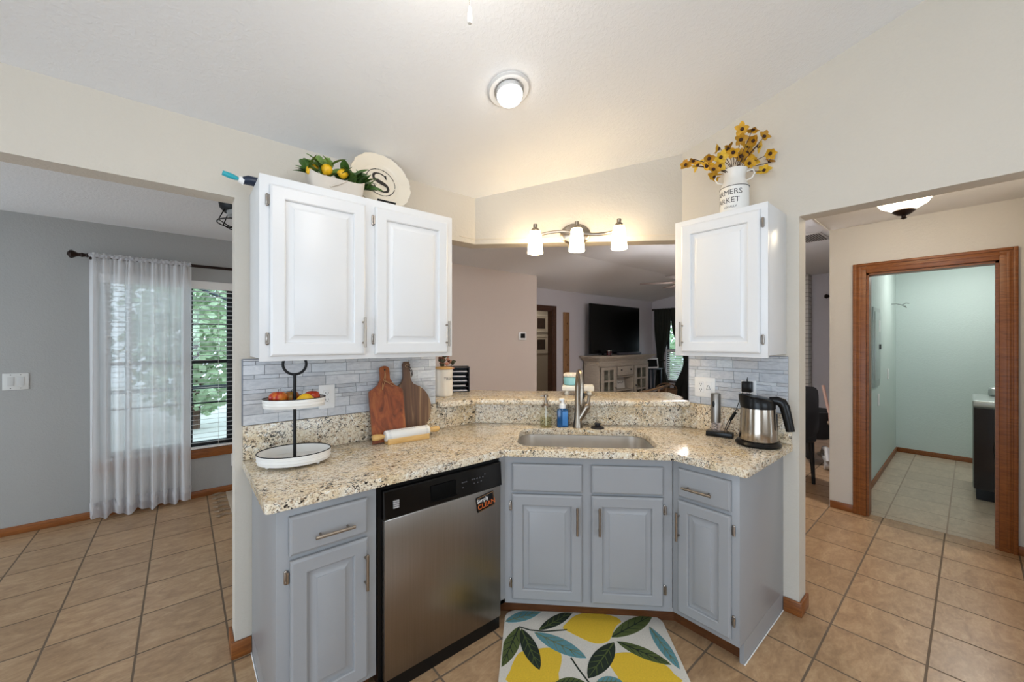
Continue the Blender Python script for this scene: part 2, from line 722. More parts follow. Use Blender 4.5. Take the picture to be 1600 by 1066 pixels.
# little hall beyond the living room doorway
mb = MB().box(4.3, 8.0, 6.22, 6.3, 0, 2.5).box(7.3, 7.4, YT + TH, 6.22, 0, 2.5).box(4.3, 4.4, YT + TH, 6.22, 0, 2.5)
struct('wall_passage', mb, wall_paint('passage_paint', '#C9C0B2'))
mb = MB().box(4.3, 7.4, YT + TH, 6.3, 2.45, 2.5)
struct('ceiling_passage', mb, M_ceil)
pa = thing('passage_fill_light', 'unseen flush light added to brighten the passage beyond the living room doorway', 'ceiling light', (5.6, 5.62, 2.45))  # unseen lamp added to brighten the passage wall
MB().lathe([(0.14, -0.0005), (0.14, -0.02), (0.13, -0.03)], (0, 0, 0), 24).build('pan', M_plate, pa)
MB().lathe([(0.13, -0.031), (0.12, -0.06), (0.07, -0.08), (0.0005, -0.085)], (0, 0, 0), 24).build('glass', emit('passage_glow', (1.0, 0.90, 0.74, 1), 22.0), pa)
# hall wall with the laundry doorway
LY0, LY1, LDZ = -0.124, 0.560, 2.003
mb = MB()
mb.box(XH, XH + TH, LY1, 0.80, 0, 2.75)
mb.box(XH, XH + TH, -0.9, LY0, 0, 2.45)
mb.box(XH, XH + TH, LY0, LY1, LDZ, 2.45)
struct('wall_hall', mb, M_wall_hall)
mb = MB().box(XW + TH, XH, -0.36, -0.262, 0, 2.45)
struct('wall_hall_side', mb, M_wall_hall)
mb = MB()
mb.box(XH + TH, 7.2, 0.638, 0.72, 0, 2.45)
mb.box(7.12, 7.2, -1.3, 0.638, 0, 2.45)
mb.box(XH + TH, 7.2, -1.3, -1.22, 0, 2.45)
struct('wall_laundry', mb, M_wall_mint)

# ---------------------------------------------------- baseboards and trim
BB = 0.062


def bboard(name, boxes, mat):
    m = MB()
    for bx in boxes:
        m.box(*bx, b=0.004)
    return struct(name, m, mat)


bboard('baseboard_dining', [(-2.6, 2.4, YL - 0.014, YL, 0, BB)], M_woodx)
bboard('baseboard_column_left', [(0.166, 0.244, YW - 0.014, YW - 0.0005, 0, 0.075), (0.166, 0.1795, YW, YW + TH + 0.014, 0, 0.075)], M_woodx)
bboard('baseboard_column_right', [(XW - 0.014, XW - 0.0005, 0.569, 0.652, 0, 0.075), (XW, XW + TH + 0.012, 0.569, 0.5825, 0, 0.075)], M_woody)
bboard('baseboard_hall', [(XH - 0.014, XH - 0.0005, 0.64, 0.795, 0, BB), (XH - 0.014, XH - 0.0005, -0.26, -0.204, 0, BB)], M_woody)
bboard('baseboard_laundry', [(XH + TH, 7.12, 0.624, 0.6375, 0.003, BB), (7.106, 7.1195, -1.2, 0.624, 0.003, BB)], M_woodx)
# thin moulding on the header over the pass-through
mb = MB()
mb.box(1.385, 1.5075, YW - 0.004, YW - 0.0003, 2.132, 2.137)
a0, a1 = Vector((1.509, YW)), Vector((XW, MW - XW))
nn = Vector((-1, -1)).normalized()
mb.prism([tuple(a0 + nn * 0.004), tuple(a1 + nn * 0.004), tuple(a1 + nn * 0.0003), tuple(a0 + nn * 0.0003)], 2.132, 2.137)
struct('trim_1', mb, pm('header_moulding', '#D8CDBB', 0.5))


def casing(name, plane, a0, a1, z1, w=0.082, d=0.018, axis='x', mat=M_wood, depth=TH, jamb=True, sign=-1):
    """door casing with stepped profile and jamb lining; axis = wall normal"""
    m = MB()

    def bx(u0, u1, n0, n1, z0, z, b=0.004):
        if axis == 'x':
            m.box(n0, n1, u0, u1, z0, z, b=b)
        else:
            m.box(u0, u1, n0, n1, z0, z, b=b)
    p0, p1 = plane + sign * d, plane - sign * 0.0005 * 0
    lo, hi = min(p0, p1), max(p0, p1)
    q0 = plane + sign * (d + 0.006)
    lo2, hi2 = min(q0, p1), max(q0, p1)
    for (u0, u1) in ((a0 - w, a0), (a1, a1 + w)):
        bx(u0, u1, lo, hi, 0, z1 + w)
        o = u0 if u0 < a0 else u1 - 0.022
        bx(o, o + 0.022, lo2, hi2, 0, z1 + w)
        o = u0 + 0.03 if u0 < a0 else u1 - 0.05
        bx(o, o + 0.02, min(plane + sign * (d + 0.003), p1), max(plane + sign * (d + 0.003), p1), 0, z1 + w - 0.03)
    bx(a0, a1, lo, hi, z1, z1 + w)
    bx(a0 - w + 0.022, a1 + w - 0.022, lo2, hi2, z1 + w - 0.022, z1 + w - 0.0003)
    bx(a0 - 0.032, a1 + 0.032, min(plane + sign * (d + 0.003), p1), max(plane + sign * (d + 0.003), p1), z1 + 0.03, z1 + 0.05)
    if jamb:
        e0, e1 = (plane, plane + depth) if sign < 0 else (plane - depth, plane)
        bx(a0 - 0.001, a0 + 0.016, e0, e1, 0, z1, 0)
        bx(a1 - 0.016, a1 + 0.001, e0, e1, 0, z1, 0)
        bx(a0, a1, e0, e1, z1 - 0.016, z1 + 0.001, 0)
    o = m.build(name, mat)
    o['kind'] = 'structure'
    return o


casing('door_1', XH, LY0, LY1, LDZ, axis='x')
M_wood_d = wood('walnut_trim', '#3A241A', '#5A3A2A', 5, (2, 2, 14))
casing('door_3', YT, DX0, DX1, DZ, axis='y', mat=M_wood_d)


# ---------------------------------------------------- tile backsplashes
def tile_wall(name, label, length, loc, rz, seed, z0=1.0535, z1=1.3615):
    rnd = random.Random(seed)
    hs = [0.046, 0.050, 0.019, 0.030, 0.018, 0.050, 0.019, 0.046, 0.019, 0.046]
    m = MB()
    m.cur = 1
    m.box(0, length, 0, 0.004, z0, z1)
    m.cur = 2
    m.box(-0.004, 0.0, -0.003, 0.004, z0, z1)
    m.cur = 0
    z = z0 + 0.0015
    for h in hs:
        zt = min(z + h, z1 - 0.001)
        if zt - z < 0.006:
            break
        x = 0.001
        first = True
        while x < length - 0.003:
            w = rnd.choice([0.09, 0.13, 0.17, 0.20]) if h > 0.025 else rnd.choice([0.06, 0.10, 0.15])
            if first:
                w *= rnd.uniform(0.3, 1)
                first = False
            e = min(x + w, length - 0.001)
            k = rnd.uniform(0.78, 1.04)
            tn = rnd.uniform(-0.03, 0.03)
            m.col = (min(1, k * (1 + tn)), min(1, k), min(1, k * (1.02 - tn)), 1)
            m.box(x, e, -0.004, 0.0025, z, zt - 0.0018, b=0.0008, seg=1)
            x = e + 0.0018
        z = zt
    o = m.build(name, [M_tile, M_grout, M_edge], colattr=True)
    o.location = loc
    o.rotation_euler = (0, 0, rz)
    return tag(o, label, 'backsplash')


_m, _t, _b = base('marble_tile')
_at = _t.new('ShaderNodeVertexColor', layer_name='tint')
_v = _t.coord('Object', (1, 1, 2.5), (0, 0.4, 0))
_f = _t.noise(_v, 18, 5, 0.6, 1.5)
_c = _t.ramp(_f, [(0.3, lin('#C3C6CA')), (0.55, lin('#D6D8DA')), (0.75, lin('#E2E3E3'))])
_mx = _t.new('ShaderNodeMix', data_type='RGBA', blend_type='MULTIPLY')
_mx.inputs[0].default_value = 1
_t.link(_c, _mx.inputs[6])
_t.link(_at.outputs[0], _mx.inputs[7])
_t.link(_mx.outputs[2], _b.inputs['Base Color'])
_b.inputs['Roughness'].default_value = 0.22
M_tile = _m
M_grout = pm('tile_grout', '#8B8E94', 0.8)
M_edge = pm('tile_edge_metal', '#70737A', 0.35, 0.9)
tile_wall('tile_backsplash', 'pale gray marble strip tile backsplash behind the tiered tray and cutting boards', 0.995, (0.209, YW - 0.0045, 0), 0, 5)
tile_wall('tile_backsplash', 'pale gray marble strip tile backsplash behind the electric kettle', 0.533, (XW - 0.0045, 1.164, 0), -PI / 2, 8)

# ---------------------------------------------------- granite
def fill_slab(outer, hole, z0, z1, bev):
    bm = bmesh.new()
    es = []
    for loop in [outer] + ([hole] if hole else []):
        vs = [bm.verts.new((p[0], p[1], z0)) for p in loop]
        es += [bm.edges.new((vs[i], vs[(i + 1) % len(vs)])) for i in range(len(vs))]
    bmesh.ops.triangle_fill(bm, use_beauty=True, use_dissolve=False, edges=es)
    r = bmesh.ops.extrude_face_region(bm, geom=bm.faces[:])
    for v in [g for g in r['geom'] if isinstance(g, bmesh.types.BMVert)]:
        v.co.z = z1
    bmesh.ops.recalc_face_normals(bm, faces=bm.faces[:])
    bm.normal_update()
    ed = [e for e in bm.edges if len(e.link_faces) == 2 and e.calc_face_angle(0) > 0.9 and abs(e.verts[0].co.z - e.verts[1].co.z) < 1e-5]
    bmesh.ops.bevel(bm, geom=ed, offset=bev, segments=3, affect='EDGES', profile=0.5, clamp_overlap=True)
    return MB().from_bm(bm)


def rrect(c, u, hw, hh, r, n=8):
    """rounded rectangle about c, axis u (unit), half sizes"""
    u = Vector(u).normalized()
    w = Vector((-u.y, u.x))
    out = []
    for sx, sy, a0 in ((1, 1, 0), (-1, 1, PI / 2), (-1, -1, PI), (1, -1, 1.5 * PI)):
        for i in range(n + 1):
            a = a0 + PI / 2 * i / n
            p = Vector(c) + u * (sx * (hw - r) + r * math.cos(a)) + w * (sy * (hh - r) + r * math.sin(a))
            out.append((p.x, p.y))
    return out


def arc_corner(p, d1, d2, r, n=5):
    """rounded 90-ish corner at p between directions d1 (incoming from) and d2"""
    p, d1, d2 = Vector(p), Vector(d1).normalized(), Vector(d2).normalized()
    a, b = p + d1 * r, p + d2 * r
    out = []
    for i in range(n + 1):
        t = i / n
        q = a * (1 - t) ** 2 + p * 2 * t * (1 - t) + b * t * t
        out.append((q.x, q.y))
    return out


SK_C, SK_U = Vector((1.735, 1.418)), Vector((1, -1)).normalized()
SK_HW, SK_HH = 0.372, 0.205
hole = rrect(SK_C, SK_U, SK_HW, SK_HH, 0.095)
outer = [(0.208, YW - 0.001)] + arc_corner((0.208, 1.520), (0, 1), (1, 0), 0.022) + [(1.238, 1.520), (1.820, 0.938)] + \
    arc_corner((1.820, 0.612), (0, 1), (1, 0), 0.022) + [(XW - 0.001, 0.612), (XW - 0.001, MW - XW - 0.002), (1.508, YW - 0.001)]
mb = fill_slab(outer, hole, ZC - 0.035, ZC, 0.010)
tag(mb.build('countertop', M_granite, loc=(1.2, 1.6, ZC - 0.035)), 'beige speckled granite countertop over the gray cabinets, with the sink cut into it', 'countertop')

mb = MB().box(0.209, 1.203, YW - 0.021, YW - 0.0005, ZC + 0.0005, 1.053, b=0.003)
mb.box(1.203, 1.499, YW - 0.021, YW - 0.0005, ZC + 0.0005, 1.029, b=0.001)
tag(mb.build('granite_backsplash', M_granite, loc=(0.7, YW, ZC)), 'granite upstand behind the tiered tray and cutting boards', 'backsplash')
k0 = 0.0295
mb = MB().prism([(1.500, YW - 0.021), (XW - 0.021, MW - k0 - XW + 0.021), (XW - 0.0225, MW - XW + 0.0215), (1.509, YW - 0.001)], ZC + 0.0005, 1.029)
tag(mb.build('granite_backsplash', M_granite, loc=(1.99, 1.68, ZC)), 'granite upstand behind the faucet under the raised bar', 'backsplash')
mb = MB().box(XW - 0.021, XW - 0.0005, 0.613, 1.163, ZC + 0.0005, 1.053, b=0.003)
mb.box(XW - 0.021, XW - 0.0005, 1.163, 1.200, ZC + 0.0005, 1.029, b=0.001)
tag(mb.build('granite_backsplash', M_granite, loc=(XW, 0.9, ZC)), 'granite upstand behind the electric kettle and wine opener', 'backsplash')
bar = [(1.207, 2.108), (1.462, 2.080), (2.415, 1.135), (XW - 0.002, 1.166), (XW - 0.002, 1.2085), (2.588, 1.262), (2.74, 1.44), (1.56, 2.62), (1.207, 2.62)]
mb = fill_slab(bar, None, 1.0305, 1.067, 0.010)
tag(mb.build('bar_countertop', M_granite, loc=(1.9, 1.9, 1.031)), 'raised granite bar ledge running under the pass-through opening', 'countertop')


# ---------------------------------------------------- cabinets
def door_panel(x0, x1, z0, z1, fw=0.055, y=-0.001, th=0.020, raised=True):
    """raised panel door; front towards -y"""
    def R(i, d):
        return [(x0 + i, d, z0 + i), (x1 - i, d, z0 + i), (x1 - i, d, z1 - i), (x0 + i, d, z1 - i)]
    f = y - th
    rs = [R(0, y), R(0, f + 0.007), R(0.003, f + 0.003), R(0.009, f)]
    if raised:
        rs += [R(fw - 0.004, f), R(fw, f + 0.003), R(fw + 0.002, f + 0.012), R(fw + 0.009, f + 0.012), R(fw + 0.031, f + 0.003), R(fw + 0.032, f + 0.0008), R(fw + 0.034, f)]
    return MB().rings(rs)


def bar_pull(p0, p1, out=(0, -1, 0), r=0.0058, stand=0.030, inset=0.021):
    p0, p1, out = Vector(p0), Vector(p1), Vector(out)
    d = (p1 - p0).normalized()
    m = MB()
    a, b = p0 + out * stand, p1 + out * stand
    m.tube([a, a + d * 0.001, b - d * 0.001, b], [r * 0.8, r, r, r * 0.8], 12)
    for q in (p0 + d * inset, p1 - d * inset):
        m.cyl(q, q + out * stand, 0.0042, 0.0042, 10)
    return m


def hinge(x, z, y=-0.001, h=0.052):
    m = MB()
    m.box(x - 0.007, x + 0.007, y - 0.005, y, z - h / 2 + 0.008, z + h / 2 - 0.008, b=0.002)
    m.ball((x, y - 0.002, z + h / 2 - 0.008), 0.007, 0.004, 0.008, 10, 6)
    m.ball((x, y - 0.002, z - h / 2 + 0.008), 0.007, 0.004, 0.008, 10, 6)
    m.cyl((x + 0.004, y - 0.009, z - h / 2 + 0.006), (x + 0.004, y - 0.009, z + h / 2 - 0.006), 0.0045, None, 10)
    return m


def add_door(root, mat, x0, x1, z0, z1, hx, hz, hgx, hgz, fw=0.055):
    d = door_panel(x0, x1, z0, z1, fw).build('door', mat, root, smooth=25)
    bar_pull((hx, -0.021, hz[0]), (hx, -0.021, hz[1])).build('handle', M_steel, d)
    for z in hgz:
        hinge(hgx, z).build('hinge', M_hinge, d)
    return d


# base cabinets ------------------------------------------------------------
ca = thing('base_cabinet', 'gray base cabinet with one drawer and door at the end beside the dishwasher', 'cabinet', (0.244, YB, 0))
mb = MB().box(0, 0.350, 0, 0.605, 0.1, 0.861, b=0.002).box(0, 0.018, 0.05, 0.605, 0, 0.1)
mb.build('body', M_gray, ca)
MB().box(0.018, 0.350, 0.08, 0.10, 0, 0.1).build('toe_kick', M_toe, ca)
MB().cyl((-0.003, 0.05, 0.002), (-0.003, 0.604, 0.002), 0.0026, None, 8).build('caulk_line', M_plate, ca)
d = door_panel(0.038, 0.310, 0.692, 0.828, raised=False).build('drawer', M_gray, ca, smooth=25)
bar_pull((0.115, -0.021, 0.745), (0.253, -0.021, 0.745)).build('handle', M_steel, d)
add_door(ca, M_gray, 0.041, 0.312, 0.125, 0.673, 0.298, (0.484, 0.622), 0.030, (0.617, 0.205))

sk = thing('sink_cabinet', 'gray sink base cabinet with two doors and two false drawer fronts', 'cabinet', (1.2645, YB, 0), -PI / 4)
poly = [(1.227, YB), (1.2645, YB), (XB, SB - XB), (XB + 0.003, 0.9595), (2.42, 0.9595), (2.42, 1.215), (1.509, 2.13), (1.227, 2.13)]
# a shell so the basin hangs inside: front frame, sides, floor
mb = MB()
fr = [(1.227, YB), (1.2645, YB), (XB - 0.001, SB - XB + 0.002), (XB + 0.02, SB - XB + 0.02), (1.27, YB + 0.028), (1.227, YB + 0.028)]
mb.prism(fr, 0.1, 0.861)
mb.prism(poly, 0.1, 0.12)
mb.build('body', M_gray, sk, world=True, smooth=20)
tk = [(1.227, YB + 0.08), (1.2975, YB + 0.08), (XB + 0.08, SB - XB + 0.0335), (XB + 0.08, 0.9585), (XB + 0.10, 0.9585), (XB + 0.10, SB - XB + 0.042), (1.305, YB + 0.10), (1.227, YB + 0.10)]
MB().prism(tk, 0, 0.1).build('toe_kick', M_toe, sk, world=True)
for x0, x1 in ((0.038, 0.391), (0.438, 0.787)):
    door_panel(x0, x1, 0.681, 0.820, raised=False).build('false_drawer_front', M_gray, sk, smooth=25)
add_door(sk, M_gray, 0.038, 0.391, 0.130, 0.665, 0.364, (0.480, 0.618), 0.029, (0.600, 0.205))
add_door(sk, M_gray, 0.438, 0.787, 0.130, 0.668, 0.473, (0.482, 0.620), 0.797, (0.605, 0.208))

cr = thing('base_cabinet', 'gray base cabinet with one drawer and door at the end under the electric kettle', 'cabinet', (XB, 0.9575, 0), -PI / 2)
mb = MB().box(0.0, 0.3035, 0, 0.609, 0.1, 0.861, b=0.002).box(0.2855, 0.3035, 0.05, 0.609, 0, 0.1)
mb.build('body', M_gray, cr)
MB().box(0.0, 0.2855, 0.08, 0.10, 0, 0.1).build('toe_kick', M_toe, cr)
MB().cyl((0.3065, 0.05, 0.002), (0.3065, 0.60, 0.002), 0.0026, None, 8).build('caulk_line', M_plate, cr)
d = door_panel(0.0345, 0.2725, 0.690, 0.826, raised=False).build('drawer', M_gray, cr, smooth=25)
bar_pull((0.0655, -0.021, 0.745), (0.2025, -0.021, 0.745)).build('handle', M_steel, d)
add_door(cr, M_gray, 0.0315, 0.2725, 0.127, 0.671, 0.0425, (0.483, 0.619), 0.281, (0.607, 0.207), fw=0.052)

# wall cabinets ------------------------------------------------------------
def wall_cab(label, loc, rz, w, dep, doors):
    r = thing('wall_cabinet', label, 'cabinet', loc, rz)
    h = 0.762
    m = MB().box(0, w, 0, 0.019, 0, h, b=0.0015)
    m.box(0.003, w - 0.003, 0.019, dep, 0.012, h - 0.001, b=0.001)
    m.build('body', M_white, r)
    for dd in doors:
        add_door(r, M_white, *dd)
    return r


wall_cab('white two-door wall cabinet over the tiered tray and cutting boards', (0.234, YU, 1.362), 0, 0.900, YW - YU - 0.001, [
    (0.035, 0.421, 0.020, 0.723, 0.406, (0.054, 0.192), 0.027, (0.659, 0.092)),
    (0.467, 0.862, 0.020, 0.725, 0.851, (0.054, 0.190), 0.460, (0.661, 0.092))])
wall_cab('white single-door wall cabinet over the kettle, with the flower can on top', (XU, 1.103, 1.362), -PI / 2, 0.466, XW - XU - 0.001, [
    (0.043, 0.436, 0.022, 0.730, 0.054, (0.054, 0.190), 0.445, (0.664, 0.090))])

# ---------------------------------------------------- dishwasher
dw = thing('dishwasher', 'stainless steel dishwasher with black control strip between the gray cabinets', 'dishwasher', (0.597, YB, 0))
MB().box(0.003, 0.625, 0.0, 0.55, 0.05, 0.858).build('body', M_black, dw)
MB().box(0.020, 0.618, -0.028, -0.0005, 0.068, 0.722, b=0.006).build('door', M_stain, dw)
cp = MB()
cp.rings([[(x, y, z) for x, y, z in ((0.016, -0.001, 0.722), (0.622, -0.001, 0.722), (0.622, -0.001, 0.838), (0.016, -0.001, 0.838))],
          [(0.016, -0.030, 0.724), (0.622, -0.030, 0.724), (0.622, -0.022, 0.838), (0.016, -0.022, 0.838)],
          [(0.020, -0.034, 0.728), (0.618, -0.034, 0.728), (0.618, -0.026, 0.834), (0.020, -0.026, 0.834)]])
cpo = cp.build('control_panel', pm('gloss_black', '#060607', 0.12, var=0.05, **{'Specular IOR Level': 0.25}), dw)
lp = MB().box(0.221, 0.358, -0.036, -0.030, 0.742, 0.748, b=0.002).box(0.226, 0.353, -0.0345, -0.028, 0.748, 0.812, b=0.002)
lp.build('latch_pocket', pm('pocket_black', '#040404', 0.6, **{'Specular IOR Level': 0.1}), cpo)
eb = MB()
for i in range(4):
    eb.box(0.055, 0.080, -0.0345, -0.030, 0.763 + i * 0.0085, 0.769 + i * 0.0085)
eb.build('emblem', pm('emblem_silver', '#B9B9BC', 0.35, 0.4), cpo)
M_btn = pm('button_gray', '#4C4C50', 0.5)
for x, z in ((0.387, 0.765), (0.44, 0.79), (0.452, 0.790), (0.467, 0.79), (0.482, 0.79), (0.50, 0.79), (0.512, 0.80), (0.45, 0.770), (0.470, 0.770), (0.490, 0.772), (0.385, 0.788), (0.395, 0.788), (0.405, 0.788)):
    MB().box(x, x + 0.007, -0.0335, -0.025, z, z + 0.004).build('control_button', M_btn, cpo)
MB().box(0.010, 0.620, -0.012, -0.002, 0.0, 0.066).build('kick_plate', M_black, dw)

mg = thing('dishwasher_magnet', 'small black tilted sign magnet reading CLEAN on the dishwasher door', 'magnet', (1.118, YB - 0.0285, 0.668))
R = Matrix.Rotation(math.radians(-8), 4, 'Y')
MB().box(-0.050, 0.050, -0.006, 0, -0.036, 0.036, b=0.001).xf(R).build('plate', M_black, mg)


def on_front(s, size, x, z, depth=0.0004):
    vs, fs = text_mesh(s, size, depth)
    return [Vector((v.x + x, -v.z, v.y + z)) for v in vs], fs


m = MB().add(*on_front('CLEAN', 0.0335, 0.002, -0.013))
m.xf(R).xf(Matrix.Translation((0, -0.0064, 0)))
m.build('lettering', pm('orange_print', '#D9692B', 0.5), mg)
m = MB()
m.tube([(-0.046, 0, -0.033), (0.046, 0, -0.033), (0.046, 0, 0.033), (-0.046, 0, 0.033)], 0.0007, 6, closed=True)
m.xf(R).xf(Matrix.Translation((0, -0.0064, 0)))
m.build('border_line', pm('copper_print', '#B98A5A', 0.5), mg)
m = MB().add(*on_front('Simply', 0.026, -0.018, 0.017))
m.xf(R).xf(Matrix.Translation((0, -0.0064, 0)))
m.build('script', M_plate, mg)

# ---------------------------------------------------- sink, faucet, things round the sink
sn = thing('kitchen_sink', 'undermount stainless steel sink set into the granite countertop', 'sink', (SK_C.x, SK_C.y, 0.66))
rs = []
for grow, z, rad in ((0.012, ZC - 0.0365, 0.1), (0.0, ZC - 0.0365, 0.095), (-0.004, ZC - 0.08, 0.09), (-0.012, 0.70, 0.085), (-0.03, 0.672, 0.07), (-0.07, 0.664, 0.06)):
    rs.append([(p[0], p[1], z) for p in rrect(SK_C, SK_U, SK_HW + grow, SK_HH + grow, rad)])
M_sinkst = pm('satin_sink_steel', '#D6D1CA', 0.36, 1.0, var=0.05, vscale=20)
MB().rings(rs, cap0=False).build('basin', M_sinkst, sn, world=True, smooth=40)
MB().lathe([(0.045, 0.0), (0.045, 0.003), (0.03, 0.002), (0.0, -0.004)], (SK_C.x, SK_C.y, 0.665)).build('drain', M_steel, sn, world=True)

fx, fy = 1.910, 1.612
fa = thing('kitchen_faucet', 'brushed nickel pull-down faucet with side lever behind the sink', 'faucet', (fx, fy, ZC))
MB().lathe([(0.032, 0.0), (0.032, 0.004), (0.028, 0.02), (0.022, 0.06), (0.019, 0.12), (0.0185, 0.150)], (0, 0, 0)).build('base', M_steel, fa)
# spout: arches towards the basin
dv = Vector((-0.63, -0.776, 0)).normalized()
rt = Vector((1, -1, 0)).normalized()
pts = [Vector((0, 0, 0.15))]
for i in range(13):
    a = PI * i / 12 * 0.97
    c = Vector((0, 0, 0.255)) + dv * 0.062
    pts.append(c - dv * 0.062 * math.cos(a) + Vector((0, 0, 0.105 * math.sin(a))))
MB().tube(pts, [0.0175] + [0.0165 - 0.0003 * i for i in range(13)], 16).build('spout', M_steel, fa)
e = pts[-1]
hp = [e, e + Vector((0, 0, -0.012)), e + Vector((0, 0, -0.02)), e + Vector((0, 0, -0.085)), e + Vector((0, 0, -0.10))]
hd = MB().tube(hp, [0.0135, 0.0145, 0.016, 0.0195, 0.018], 16).build('spray_head', M_steel, fa)
MB().ball(e + dv * 0.015 + rt * 0.010 + Vector((0, 0, -0.045)), 0.006, 0.006, 0.020, 10, 8).build('spray_button', M_black, hd)
lv = MB().tube([Vector((0, 0, 0.045)) + rt * 0.005, Vector((0, 0, 0.085)) + rt * 0.03, Vector((0, 0, 0.13)) + rt * 0.056], [0.020, 0.022, 0.023], 14)
lv.ball(Vector((0, 0, 0.130)) + rt * 0.056, 0.0232)
lvo = lv.build('lever_body', M_steel, fa)
MB().tube([Vector((0, 0, 0.128)) + rt * 0.058, Vector((0, 0, 0.165)) + rt * 0.066, Vector((0, 0, 0.205)) + rt * 0.073], [0.010, 0.0095, 0.0115], 12).build('lever', M_steel, lvo)

# blue foaming soap bottle
bs = thing('soap_bottle', 'blue square hand soap bottle with white pump beside the faucet', 'soap bottle', (1.851, 1.687, ZC), -PI / 4)
M_blue = pm('blue_soap', '#1F5C93', 0.12, var=0.05, **{'Transmission Weight': 0.25})
b_ = MB().box(-0.036, 0.036, -0.024, 0.024, 0.0005, 0.113, b=0.009, seg=3)
b_.lathe([(0.026, 0.108), (0.022, 0.118), (0.015, 0.124)], (0, 0, 0))
b_.build('bottle', M_blue, bs)
MB().box(-0.002, 0.030, -0.0252, -0.0235, 0.014, 0.100, b=0.0005).build('label_patch', pm('soap_label', '#3C7FC0', 0.4, var=0.2, vscale=60), bs)
p_ = MB().lathe([(0.0215, 0.120), (0.0215, 0.142), (0.012, 0.150), (0.009, 0.155), (0.009, 0.172)], (0, 0, 0))
p_.box(-0.022, 0.012, -0.010, 0.010, 0.168, 0.181, b=0.004)
p_.build('pump', M_plate, bs)

# clear dish soap dispenser
cs = thing('soap_dispenser', 'clear glass soap dispenser with nickel pump standing left of the blue bottle', 'soap bottle', (1.766, 1.752, ZC), -PI / 4)
cs['label'] = 'clear glass soap dispenser with nickel pump beside the blue soap bottle'
M_clear = make_glass('clear_bottle_glass', (0.97, 0.975, 0.94, 1), 0.0)
MB().lathe([(0.036, 0.0005), (0.038, 0.006), (0.038, 0.105), (0.034, 0.118), (0.026, 0.124), (0.026, 0.132)], (0, 0, 0), cap1=False).build('bottle', M_clear, cs)
M_liq = make_glass('soap_liquid', (0.93, 0.925, 0.80, 1), 0.0)
MB().lathe([(0.034, 0.004), (0.035, 0.008), (0.035, 0.060)], (0, 0, 0)).build('soap', M_liq, cs)
p_ = MB().lathe([(0.029, 0.130), (0.029, 0.140), (0.014, 0.146), (0.011, 0.150), (0.011, 0.170)], (0, 0, 0))
p_.lathe([(0.006, 0.165), (0.006, 0.188), (0.014, 0.190), (0.014, 0.206)], (0, 0, 0), 16)
p_.box(-0.036, 0.006, -0.005, 0.005, 0.192, 0.202, b=0.003)
p_.build('pump', M_steel, cs)
MB().cyl((0, 0, 0.01), (0, 0, 0.13), 0.003, None, 8).build('dip_tube', M_plate, cs)

m = MB().lathe([(0.040, 0.0005), (0.042, 0.004), (0.038, 0.010), (0.020, 0.015), (0.016, 0.018), (0.016, 0.024), (0.021, 0.028), (0.020, 0.033), (0.0, 0.034)], (0, 0, 0))
m = m.build('sink_stopper', pm('black_rubber', '#191314', 0.5, var=0.1))
m.location = (1.985, 1.515, ZC)
tag(m, 'black rubber sink stopper lying on the counter beside the faucet', 'sink stopper')

# ---------------------------------------------------- raised bar things
rz = -PI / 4
rs_ = thing('wooden_riser', 'small white wooden riser stand on the bar behind the faucet', 'riser', (2.135, 1.800, 1.067), math.radians(-50))
M_dw = pm('distressed_white', '#E3DDD0', 0.6, var=0.12, vscale=30)
MB().rings([[(x * s, y * s, z) for x, y in ((-0.105, -0.06), (0.105, -0.06), (0.105, 0.06), (-0.105, 0.06))] for s, z in ((1.0, 0.032), (1.04, 0.036), (1.04, 0.058), (0.98, 0.066))]).build('top', M_dw, rs_)
for sx in (-0.078, 0.078):
    for sy in (-0.038, 0.038):
        MB().lathe([(0.012, 0.0005), (0.017, 0.010), (0.012, 0.022), (0.016, 0.032)], (sx, sy, 0), 14).build('leg', M_dw, rs_)
c0 = (2.107, 1.828)
dh = MB().lathe([(0.052, 0.0005), (0.060, 0.006), (0.062, 0.048), (0.058, 0.056), (0.0, 0.056)], (0, 0, 0), 24, 1, 0.75)
dho = dh.build('butter_dish', pm('teal_glaze', '#86B9BC', 0.25, var=0.08))
dho.location = (c0[0], c0[1], 1.067 + 0.0665)
dho.rotation_euler = (0, 0, rz)
tag(dho, 'teal ceramic dish sitting on the white riser behind the faucet', 'dish')
sc = MB().lathe([(0.050, 0.0005), (0.058, 0.004), (0.060, 0.010), (0.058, 0.024), (0.050, 0.029), (0.0, 0.030)], (0, 0, 0), 24, 1, 0.75)
for i in range(16):
    a = 2 * PI * i / 16
    sc.ball((0.057 * math.cos(a), 0.75 * 0.057 * math.sin(a), 0.014), 0.006, 0.006, 0.012, 8, 6)
sco = sc.build('soap_cake', pm('cream_soap', '#E2D6C4', 0.6, var=0.08))
sco.location = (c0[0], c0[1], 1.067 + 0.123)
sco.rotation_euler = (0, 0, rz)
tag(sco, 'cream ribbed round cake stacked on top of the teal dish', 'decoration')

cn = thing('treat_canister', 'cream canister with wooden lid lettered TREATS on the bar end', 'canister', (1.372, 2.345, 1.067))
MB().lathe([(0.052, 0.0005), (0.057, 0.006), (0.058, 0.020), (0.058, 0.180), (0.055, 0.184)], (0, 0, 0), 32).build('jar', M_ceram, cn)
MB().lathe([(0.055, 0.1845), (0.060, 0.186), (0.060, 0.197), (0.058, 0.200), (0.0, 0.200)], (0, 0, 0), 32).build('lid', wood('bamboo', '#C08A48', '#DDB06C', 6, (1, 10, 10)), cn)


def wrap_text(s, size, r, az, z, depth=0.0005):
    vs, fs = text_mesh(s, size, depth)
    out = []
    for v in vs:
        a = az + v.x / r
        rr = r + 0.0004 + max(0, v.z)
        out.append((rr * math.cos(a), rr * math.sin(a), z + v.y))
    return out, fs


